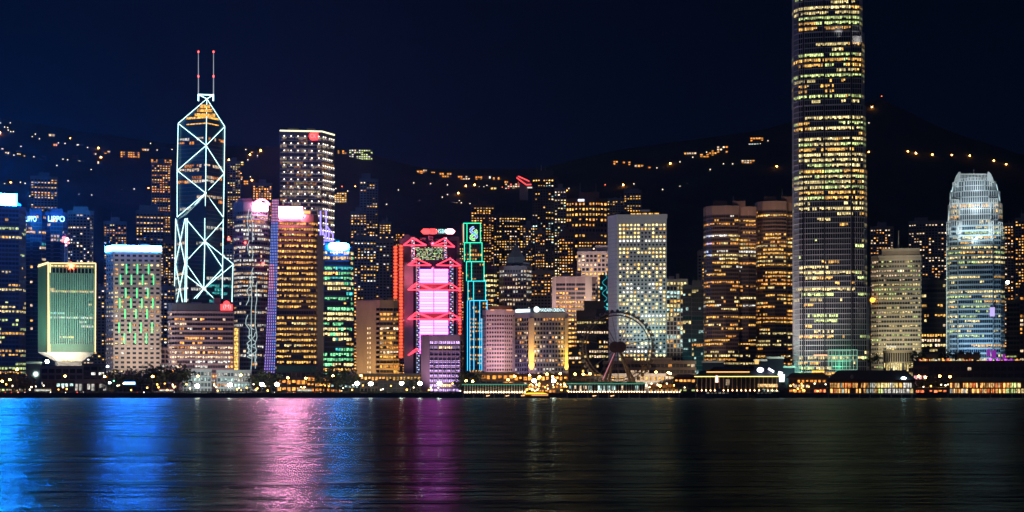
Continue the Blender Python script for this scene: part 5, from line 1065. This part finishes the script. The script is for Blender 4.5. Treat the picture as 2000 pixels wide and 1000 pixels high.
GE = emit('green_eave', (.10, .55, .35), .7, False); YE = emit('gold_eave', (1.3, 1.0, .3), 1.5)
pier('long green roofed pier with closely spaced warm lit white columns', 905, 1028, 1103, 747.5, 751.5, 767.5, ROOFG, 24, WHITE, GE, Lit(.2, ((AMB, 2), (COOL, 1))), 2, lampm=WARMC, depth=10)
pier('green roofed pier with uneven lit columns running under the ferris wheel', 1108, 1262, 1103, 746.5, 750, 766.5, ROOFG, 30, CONC, GE, Lit(.55, ((AMB, 3), (COOL, 1), (WARM, 2)), .5, .4, .8), 2, lampm=emit('column_light_dim', (1.4, .9, .5), 10), depth=10)
pier('short open landing with small warm lamps right of the wheel', 1266, 1330, 1106, 756, 759, 767, ROOF, 12, CONC, None, Lit(.5, ((ORG, 3), (AMB, 2))), 2, lampm=emit('column_light_dim', (1, 1, 1), 3), depth=8)
low('dark steps and lamps behind the yellow ferry between the two green roofed piers', [(1030, 0), (1106, 0)], 749, 1160, BROWN, Lit(.6, ((AMB, 3), (ORG, 3), (WARM, 2)), .4, .4, .9), fh=3.2, bw=2.6, depth=6)
# fender lamps below pier edges
def fender(px, w_):
    S = Site('mooring_lamp', w_, 'lamp', px, 1100, 0.9, 'mooring lamps under the pier edges'); m = M(); m.box(-1.5, 1.5, .1, .4, .1, .35, BLACK); m.beam((-1, .3, -.5), (-1, .3, 1.1), .15, BLACK); m.build('bracket', S.root)
    m = M(); m.ball((-.9, -.1, .5), .33, emit('mooring_glow', (1.5, .8, .35), 2, False), 6, 4); m.beam((-.8, -.1, .4), (1.3, -.1, .85), .18, emit('mooring_glow', (1, 1, 1), 1), 5); m.build('lamp_head', S.root)
for q, w_ in ((953, 'small mooring lamp under the left third of the long green roofed pier'), (991, 'small mooring lamp under the right third of the long green roofed pier'), (1021, 'small mooring lamp left of the yellow ferry bow'), (1161, 'small mooring lamp under the pier left of the wheel legs'), (1196, 'small mooring lamp under the wheel hub')): fender(q, w_)
# green gold pier
S = pier('broad ferry pier with a gold lit green eave, dark stepped roof and uplit columns', 1359, 1520, 1096, 724, 736, 764, ROOFG, 19, TAN, YE, Lit([(0, .25), (1, .1)], ((WARM, 2), (AMB, 1)), .5, .4, .4), 3, depth=18, lampm=emit('column_light_amber', (1.5, .75, .3), 16), eave=2.5, colw=.4)
m = M(); z = S.z(727); x0, x1 = S.u(1380, 6), S.u(1464, 6); m.hexa([(x0, 5, z), (x1, 5, z), (x1, 16, z), (x0, 16, z)], [(x0 + 5, 9, S.z(716)), (x1 - 4, 9, S.z(716)), (x1 - 4, 12, S.z(716)), (x0 + 5, 12, S.z(716))], ROOF); m.box(x0, x1, 4.7, 5, z - .3, z + .5, emit('amber_eave', (1.5, .75, .2), 1.4)); m.build('upper_roof', S.root)
m = M(); x0, x1 = S.u(1462, 6), S.u(1521, 6); m.hexa([(x0, -1, S.z(735)), (x1, -1, S.z(735)), (x1, 16, S.z(735)), (x0, 16, S.z(735))], [(x0 + 4, 6, S.z(718)), (x1 - 9, 6, S.z(718)), (x1 - 9, 11, S.z(718)), (x0 + 4, 11, S.z(718))], ROOF); m.build('upper_roof', S.root)
m = M(); c = S.p(1400, 737, -4); m.beam((c[0], -4, S.z(747)), (c[0], -4, S.z(734)), 1.1, emit('pillar_glow', (1.6, 1.0, .75), 1.6), 8, .9); m.beam((c[0], -4, S.z(734)), (c[0], -4, S.z(729)), .6, WHITE, 6, .1); m.build('light_pillar', S.root)
WD = emit('white_dome', (1.3, 1.35, 1.6), 2.4)
m = M(); m.ball(S.p(1485, 722.5, -2), 2.3, WD, 14, 8, 1.0, .75); m.build('dome_light', S.root)
m = M(); m.beam(S.p(1501, 720, 2), S.p(1511, 726, 1), .8, WD, 6); m.build('roof_light', S.root)
m = M(); m.beam((S.u(1527, 2), 2, S.z(746)), (S.u(1527, 2), 2, S.z(731)), 1.8, emit('white_kiosk', (1.1, 1.15, 1.1), 1.4), 10, 2.1); m.beam((S.u(1520, 2), 2, S.z(729)), (S.u(1528, 2), 2, S.z(731)), 1.5, WD, 8); m.box(S.u(1523, 2), S.u(1531, 2), 0, 4, S.z(752), S.z(746), ROOFG); m.build('white_kiosk', S.root)
m = M(); m.box(S.u(1480, -3), S.u(1519, -3), -2.2, -1.6, S.z(756), S.z(750), LIT, (1.2, .75, .3)); m.build('ticket_window', S.root)
slab(S, 1474, 1482, 702, 711, 10, 14, emit('amber_balcony', (1.2, .7, .2), 1.0, False), 'balcony_light')
# restaurant piers
hut('dark roofed waterfront hall with orange lights between the green gold pier and the lit restaurant', 1541, 1614, 728, 739, 1150, 4, ROOF, Lit(.75, ((ORG, 4), (WARM, 3), ((1.4, .3, .1), 1)), .3, .5, 1.0))
def twopier(label, a, b, yt, ye, left, right, xm, Y=1112):
    S = pier(label, a, b, Y, yt, ye, 768.5, ROOF, int((b - a) / 7), BROWN, None, None, 6, eave=3, depth=22, lampm=None, colw=.3)
    for k, (z0, z1) in enumerate(((S.z(757), S.z(748)), (S.z(767.5), S.z(759.5)))):
        x = S.x0 + 1
        m = M()
        while x < S.x1 - 2:
            wd = R.uniform(1.6, 3.2) if x > S.u(xm) else R.uniform(.9, 1.9); pal = right if x > S.u(xm) else left
            if R.random() < .93: g = pick(pal); kk = R.uniform(.5, 1.5) * (.6 + .5 * math.sin(x * .13) ** 2); m.box(x, min(x + wd, S.x1 - 1), .9, 1.3, z0, z1, LIT, tuple(c * kk for c in g))
            x += wd + .45
        m.build('window_band', S.root)
    m = M(); m.box(S.x0, S.x1, -1.2, 1.0, S.z(758.6), S.z(757.6), BROWN); m.box(S.x0, S.x1, 1.3, 20, S.zd, S.ze, BROWN)
    for i in range(int((S.x1 - S.x0) / 1.5)): m.box(S.x0 + i * 1.5, S.x0 + i * 1.5 + .12, -1.15, -1.05, S.z(757.6), S.z(755.5), BLACK)
    m.build('balcony', S.root)
    return S
OR2 = ((1.6, .75, .2), 5); 
S = twopier('two storey pier restaurant under a long dark hipped roof, orange left and white gold right', 1618, 1787, 723, 742, (OR2, ((1.5, .75, .2), 3), ((1.5, .3, .06), 2), ((.5, .6, .5), 1)), ((PALE, 4), (WHT, 3), (LIME, 1), (GOLD, 2)), 1700)
m = M(); c = S.p(1664, 737, -5); m.ball((c[0], -3.5, S.z(736)), 1.0, wall('cupola', (.4, .42, .35)), 8, 6, 1, 1.5); m.build('cupola', S.root)
m = M(); m.ball(S.p(1765, 738.5, -3.6), 1.0, HEADS['cool'], 8, 6, 1.6, .7); m.build('eave_lamp', S.root)
S = twopier('two storey pier hall with orange lit decks at the right edge', 1852, 2012, 737, 745, (OR2, ((1.4, .9, .4), 3), ((1.5, .3, .06), 2), ((1, 1, .9), 1)), ((LIME, 3), (PALE, 3), (OR2[0], 1)), 1964)
hut('small stalls with red orange lanterns between the two lit pier restaurants', 1788, 1850, 756, 759, 1128, 1, ROOF, Lit(.9, ((ORG, 4), (WARM, 2), ((1.4, .3, .1), 2)), .3, .5, 1.0))
# mall podium on the right
S = tower('shopping_mall', 'long dark mall podium with a row of warm restaurant lights below the crowned tower', [(1785, 0), (2020, 0)], 706, 1270, DARK, DG, Lit([(0, .06), (.4, .12), (1, .1)], ((AMB, 3), (WARM, 2))), depth=20, fh=5, bw=5, sp=.5, pf=.2, plant=[(.1, .2, 6), (.36, .56, 6)], cap=3)
m = M()
for i in range(60):
    a = 1795 + i * 3.4 + R.uniform(-1, 1); c = (1.2, .2, 1.5) if 1925 < a < 1975 and R.random() < .75 else R.choice(((1.5, .55, .1), (1.4, .9, .3), (1.3, .3, .1), (1.2, 1, .6))); k_ = R.uniform(.4, 1.1)
    if R.random() < .8: z0 = S.z(703 + R.uniform(-2, 2)); x = S.u(a, 1); m.box(x, x + R.uniform(.8, 2.2), .4, 1, z0 - 1.4, z0 + R.uniform(0, 1), LIT, tuple(q * k_ for q in c))
m.build('terrace_lights', S.root, kind='stuff')
for a, b, yt, yb, c in ((1927, 1934, 682, 696, (.5, .05, .7)), (1936, 1946, 684, 700, (.45, .04, .6)), (1958, 1964, 692, 702, (.9, .2, 1.1))): slab(S, a, b, yt, yb, 6, 8, emit('purple_panel', c, .45, False), 'purple_panel')
S = low('small lit kiosk and escalator hall between the hipped restaurant and the mall podium', [(1784, 0), (1812, 0)], 716, 1240, BROWN, Lit(.8, ((WARM, 3), (PINK, 2), (GOLD, 2)), .2, .5, .9), fh=5, bw=3.5)
# ------------------------------------------------------------------ boats
S = Site('ferry', 'low ferry with a bright yellow lit upper deck moving past the piers', 'ferry', 1046, 1060, 0.0)
m = M(); x0, x1 = S.u(1017), S.u(1075); hull = [(x0, 3), (x0 + 4, 0), (x1 - 2, 0), (x1, 3), (x1 - 2, 6), (x0 + 4, 6)]
m.hexa([(x * .93, y, .0) for x, y in hull], [(x, y, 1.5) for x, y in hull], BROWN); m.build('hull', S.root)
m = M(); m.box(x0 + 3, x1 - 1.5, .6, 5.4, 1.5, 2.3, wall('deck_paint', (.3, .16, .08))); m.box(x0 + 5, x1 - 3, 1, 5, 3.3, 3.7, WHITE); m.build('cabin', S.root)
m = M(); m.box(x0 + 7, x1 - 1.5, .3, .55, 1.75, 2.15, emit('pale_deck_glow', (1.2, .6, .35), 1, False)); m.build('lower_window', S.root)
YF = emit('ferry_yellow', (1.7, .85, .05), 1.5); m = M(); m.hexa([(x0 + .5, 0, 2.7), (x1 - 1, 0, 2.7), (x1 - 1, 5.5, 2.7), (x0 + .5, 5.5, 2.7)], [(x0 + 5, .4, 3.6), (x1 - 5, .4, 3.6), (x1 - 5, 5, 3.6), (x0 + 5, 5, 3.6)], YF); m.build('lit_upper_deck', S.root)
for q in (.2, .45, .7, .9): m = M(); c = x0 + (x1 - x0) * q; m.box(c - .12, c + .12, .4, .6, 2.2, 2.75, WHITE); m.build('post', S.root)
def ferry(a, b, label, Y=1078, big=True):
    S = Site('moored_ferry', label, 'ferry', (a + b) / 2, Y, 0.0); x0, x1 = S.u(a), S.u(b); m = M(); H = wall('hull_green', (.02, .05, .04), .5)
    hull = [(x0, 4), (x0 + 4, .5), (x1 - 4, .5), (x1, 4), (x1 - 4, 8), (x0 + 4, 8)]; m.hexa([(x * .95, y, 0) for x, y in hull], [(x, y, 2.2) for x, y in hull], H); m.build('hull', S.root)
    m = M(); m.box(x0 + 4, x1 - 4, 1.4, 7, 2.2, 4.4, DARK); m.box(x0 + 5, x1 - 5, 1.0, 7.4, 4.4, 4.7, WHITE); m.box((x0 + x1) / 2 - 2, (x0 + x1) / 2 + 2, 2.5, 5.5, 4.7, 6.2, DARK); m.build('cabin', S.root)
    for i in range(int((x1 - x0 - 10) / 2.6)):
        m = M(); c = x0 + 5.5 + i * 2.6; k_ = R.choice((.05, .08, .3)); m.box(c, c + 1.6, 1.3, 1.42, 3.0, 3.9, LIT, (k_, k_ * .9, k_ * .7)); m.build('window', S.root)
    m = M(); m.beam(((x0 + x1) / 2, 4, 6.2), ((x0 + x1) / 2, 4, 8.5), .12, WHITE); m.build('mast', S.root)
    return S
ferry(1364, 1444, 'dark green ferry moored along the left half of the green gold pier')
S = ferry(1462, 1524, 'dark moored ferry with white lettering on its side, right of the green gold pier')
text(S, 'TaLin', 1489, 1520, 760.5, 765.5, emit('boat_letters', (.6, .75, .5), .9, False), 1.15, 'hull_lettering', depth=.05)
# ------------------------------------------------------------------ houses and lamps on the hillside
def hillpos(px, py):
    y = HY0
    while y < HY1 + 60:
        if hillz(X(px, y), y) >= Z(py, y): return y
        y += 6
    return HY1
def house(px, py, w_, h_, label, cols=((ORG, 3), (AMB, 2)), nx=None, ny=None, p=.7, name='hillside_house', wm=BROWN, gain=1.2):
    "w_, h_ in photograph pixels, py the top row"
    Y = hillpos(px, py + h_); S = Site(name, label, 'house', px, Y, Z(py + h_, Y), 'houses on the hillside'); W_ = w_ / F * Y; H_ = h_ / F * Y
    m = M(); m.box(-W_ / 2, W_ / 2, 0, max(8, W_ * .4), -12, H_, wm); m.build('wall', S.root)
    m = M(); m.hexa([(-W_ / 2 - .8, -.8, H_), (W_ / 2 + .8, -.8, H_), (W_ / 2 + .8, max(8, W_ * .4) + .8, H_), (-W_ / 2 - .8, max(8, W_ * .4) + .8, H_)], [(-W_ / 3, 2, H_ + 2), (W_ / 3, 2, H_ + 2), (W_ / 3, 6, H_ + 2), (-W_ / 3, 6, H_ + 2)], DARK); m.build('roof', S.root)
    nx = nx or max(2, int(W_ / 5)); ny = ny or max(1, int(H_ / 4))
    for j in range(ny):
        for i in range(nx):
            if R.random() > p: continue
            c = pick(cols); k_ = gain * R.uniform(.5, 1.2); m = M(); m.box(-W_ / 2 + W_ * (i + .15) / nx, -W_ / 2 + W_ * (i + .85) / nx, -.15, .1, H_ * (j + .2) / ny, H_ * (j + .8) / ny, LIT, tuple(q * k_ for q in c)); m.build('window', S.root)
YW = ((PALE, 3), (GOLD, 3), (WARM, 2)); OO = ((ORG, 3), (AMB, 3)); OW = ((ORG, 2), (AMB, 2), (WARM, 2))
for a in ((2, 289, 10, 3, 'yellow lit house at the left frame edge of the upper road', YW), (10, 296, 7, 4, 'small yellow house just right of the left edge house on the hillside road', YW), (18, 296, 7, 6, 'third yellow house from the left edge on the hillside road', YW), (37, 295, 8, 8, 'taller yellow house in the middle of the left hillside row', YW), (46, 303, 6, 3, 'small yellow house right of the taller one in the left hillside row', YW),
          (84, 307, 11, 6, 'tiny pink white house at the end of the left hillside row', ((WARM, 2), (PINK, 1))), (101, 261, 12, 6, 'white house high on the left slope', ((WARM, 2), (WHT, 1))), (108, 280, 8, 6, 'pink orange house below the high white one', ((PINK, 2), (ORG, 2))), (147, 304, 10, 9, 'stepped yellow villa in the second hillside row', YW), (158, 313, 13, 4, 'flat yellow house right of the stepped villa', YW),
          (155, 281, 12, 4, 'slanting white lit house on the upper slope', ((WHT, 2),)), (185, 298, 7, 6, 'small white house under the starry orange lamp', ((WARM, 2),)), (194, 314, 8, 7, 'bright white orange house below the starry orange lamp', ((WARM, 3), (ORG, 1))), (209, 294, 13, 8, 'oval orange house right of the starry orange lamp', OW),
          (254, 296, 37, 12, 'large orange flaming mansion on the slope left of the braced tower', OO), (284, 290, 14, 5, 'white orange house right of the flaming mansion', OW), (315, 311, 40, 12, 'orange apartment terrace above the mid level tower left of the braced tower', OO),
          (455, 311, 12, 16, 'yellow green house cluster right of the braced tower shoulder', YW), (470, 315, 12, 8, 'pale yellow house right of the yellow green cluster', YW), (462, 344, 24, 12, 'orange white houses on the slope beside the braced tower', OW), (478, 352, 14, 10, 'orange house beside the slope gap right of the braced tower', OO), (495, 296, 12, 3, 'faint orange roof on the ridge left of the tall square tower', OO),
          (668, 293, 18, 8, 'orange house on the ridge touching the tall square tower', OW), (705, 292, 46, 20, 'long pale green lit block on the ridge right of the tall square tower', ((LIME, 4), (WHT, 3), (WARM, 1))), (665, 376, 24, 20, 'bunch of gold lit houses right of the tall square tower', ((GOLD, 4), (WARM, 2))),
          (820, 333, 12, 7, 'leftmost orange house of the ridge chain over the bank', OO), (830, 331, 8, 7, 'small bright house second in the ridge chain', OW), (846, 335, 8, 4, 'low pinkish house third in the ridge chain', OW), (870, 337, 24, 10, 'orange pitched mansion fourth in the ridge chain', OO), (906, 343, 24, 9, 'yellow orange villa group in the middle of the ridge chain', OW), (935, 344, 14, 8, 'orange villa right of the ridge chain middle', OO), (952, 343, 14, 7, 'white lit villa in the ridge chain', ((WHT, 2), (AMB, 1))), (969, 345, 14, 7, 'orange villa near the right end of the ridge chain', OO),
          (961, 365, 18, 7, 'yellow villa on its own below the ridge chain', YW), (1003, 358, 34, 12, 'red and white lit hall at the foot of the slanting red roof', (((1.6, .15, .15), 3), (WARM, 3))), (989, 353, 8, 5, 'orange house left of the red and white hall', OO), (887, 395, 14, 3, 'small slanting pale house on the dark slope over the green outlined tower', ((WARM, 1),)),
          (1200, 314, 14, 8, 'orange house at the left end of the right hillside', OO), (1224, 315, 16, 9, 'orange house second on the right hillside', OO), (1248, 321, 18, 6, 'dim pink house third on the right hillside', OW), (1266, 325, 10, 4, 'pink orange house fourth on the right hillside', OW),
          (1348, 297, 24, 5, 'yellow orange terrace low on the climbing village left of the tallest tower', OW), (1376, 300, 18, 8, 'orange terrace second on the climbing village', OO), (1392, 293, 16, 12, 'orange terrace third on the climbing village', OO), (1411, 285, 22, 14, 'brightest orange cluster topping the climbing village', OW), (1478, 268, 26, 9, 'orange house group highest on the right hillside', OO), (1461, 312, 26, 8, 'orange curved house below the highest group', OW), (1472, 280, 20, 3, 'row of white windows just under the highest house group', ((WHT, 1), (COOL, 1))),
          (515, 358, 30, 8, 'orange bar shaped lit building over the round white sign', OO)):
    house(*a)
S = Site('hilltop_pavilion', 'slanting boat shaped pavilion edged in red light left of the needle tower', 'pavilion', 1023, 2320, Z(362, 2320))
m = M(); pr = [(1008, 344), (1016, 344), (1036, 354), (1039, 366), (1030, 364), (1012, 352)]; m.hexa([S.p(x, y, 0) for x, y in pr], [S.p(x, y, 14) for x, y in pr], GREYC); m.build('shell', S.root)
RD = emit('red_edge', (1.6, .12, .12), 1.2, False)
for a, b in (((1009, 347), (1028, 361)), ((1028, 361), (1038, 360)), ((1012, 344), (1034, 354))): tube(S, a, b, .9, RD, 'edge_light', -.5)
slab(S, 1030, 1040, 365, 367.5, -1, 0, emit('pale_base_glow', (1.1, .9, .8), 1, False), 'base_light'); m = M(); m.box(-6, 6, 2, 10, -20, 4, CONC); m.build('base', S.root)
HL = {'o': emit('hill_orange', (2.2, .75, .12), 22), 'w': emit('hill_white', (1.3, 1.1, .8), 1.6, False), 'r': emit('hill_red', (2.2, .35, .12), 2, False)}
def hlamp(px, py, k, r=None):
    Y = hillpos(px, py + 2); S = Site('hillside_lamp', None, 'lamp', px, Y, Z(py, Y) - 6, 'lamps scattered over the hillside'); S.root['label'] = {'o': 'small orange lamp glowing on the dark hillside', 'w': 'small white lamp glowing on the dark hillside', 'r': 'small reddish lamp glowing on the dark hillside'}[k]; S.root['group'] = {'o': 'orange', 'w': 'white', 'r': 'reddish'}[k] + ' lamps scattered over the hillside'
    m = M(); m.beam((0, .5, -8), (0, .5, 6), .2, BLACK, 4); m.build('pole', S.root); m = M(); m.ball((0, 0, 6), r or (1.7 if k == 'o' else 1.25), HL[k], 7, 5); m.build('lamp_head', S.root)
for q in ('1,240,w 9,248,w 15,249,w 16,254,w 21,257,w 26,257,w 20,240,w 63,267,w 69,262,w 77,271,w 0,259,o 137,271,o 114,279,w 127,280,w 171,288,w 192,289,o 41,286,w 27,303,w 66,306,w 123,311,w 132,312,w 111,323,w 197,307,o 178,331,w 9,359,w 21,357,o 40,356,w 49,358,w 133,353,w 238,371,w 262,369,w 294,280,w 307,293,w 290,368,o 336,292,w 93,349,w 104,349,w 110,349,w 58,383,w 154,380,w 179,381,w '
          '437,291,w 447,312,o 480,292,w 509,294,o 488,302,o 503,304,w 484,312,w 452,343,w 470,340,o 489,345,w 492,352,o 694,365,o 668,364,r 679,373,w 653,355,w 656,368,w 778,371,w 755,399,w 782,430,w 645,298,w 770,402,w '
          '841,359,w 808,357,w 874,361,w 910,363,o 927,361,o 936,365,w 945,365,w 951,362,w 895,377,o 874,380,w 864,385,w 843,382,w 820,392,w 918,398,w 897,392,w 901,396,w 991,355,r 981,366,r 973,348,o 1012,357,r '
          '1182,361,r 1217,361,o 1238,359,w 1294,370,w 1328,364,w 1342,360,w 1328,316,w 1309,319,o 1283,328,w 1353,307,w 1431,320,w 1413,320,w 1448,313,w 1517,325,o 1380,297,w 1500,275,w 1485,281,w 1106,372,o 1111,368,w 1094,378,w 1387,331,w '
          '1697,297,o 1703,209,o 1722,188,r 1773,296,o 1789,299,o 1821,302,o 1859,303,o 1894,304,o 1941,314,o 1965,321,o 1697,240,w').split():
    a, b, k = q.split(','); hlamp(float(a), float(b), k)

for S_x in (1200, 1260, 1330):
    t_ = Site.__new__(Site); t_.Y = 1235; t_.X = X(S_x, 1235); t_.t = math.atan((S_x - 1000) / F); t_.c = math.cos(t_.t); t_.s = math.sin(t_.t); t_.zb = 3
    flood(t_, S_x, 750, (1, .7, .45), 55000, S_x, 715, 50, 8, 110)
for S_x in (385, 450):
    t_ = Site.__new__(Site); t_.Y = 1235; t_.X = X(S_x, 1235); t_.t = math.atan((S_x - 1000) / F); t_.c = math.cos(t_.t); t_.s = math.sin(t_.t); t_.zb = 3
    flood(t_, S_x, 750, (.85, 1, .95), 30000, S_x, 735, 40, 8, 110)
# ------------------------------------------------------------------ night haze
m = M(); hz = bpy.data.materials.new('night_haze'); hz.use_nodes = True; n = hz.node_tree; n.nodes.clear(); oo = n.nodes.new('ShaderNodeOutputMaterial'); pvn = n.nodes.new('ShaderNodeVolumePrincipled')
pvn.inputs['Color'].default_value = (.28, .62, 1, 1); pvn.inputs['Density'].default_value = 0.5e-4; pvn.inputs['Anisotropy'].default_value = .3; n.links.new(pvn.outputs[0], oo.inputs['Volume'])
m.box(-7000, 7000, -600, 9500, -40, 750, hz); o = m.build('haze'); o['kind'] = 'stuff'
C.cycles.volume_bounces = 0

BULB = [emit('bulb_amber', (1.5, .6, .1), 8), emit('bulb_cream', (1.3, 1.0, .6), 6)]
for i in range(230):
    px = R.choice((R.uniform(900, 1340), R.uniform(900, 1200), R.uniform(0, 900), R.uniform(1520, 2000))); Y = R.uniform(1128, 1134) if px < 900 else R.uniform(1122, 1150)
    S = Site('promenade_bulb', 'tiny warm bulb in the low string of promenade lights', 'bulb', px, Y, 3.0, 'tiny warm bulbs strung along the promenade'); h = R.uniform(1.5, 7)
    m = M(); m.beam((0, 0, 0), (0, 0, h), .08, BLACK, 4); m.build('pole', S.root); m = M(); m.ball((0, 0, h), R.uniform(.35, .6), R.choice(BULB), 6, 4); m.build('bulb', S.root)
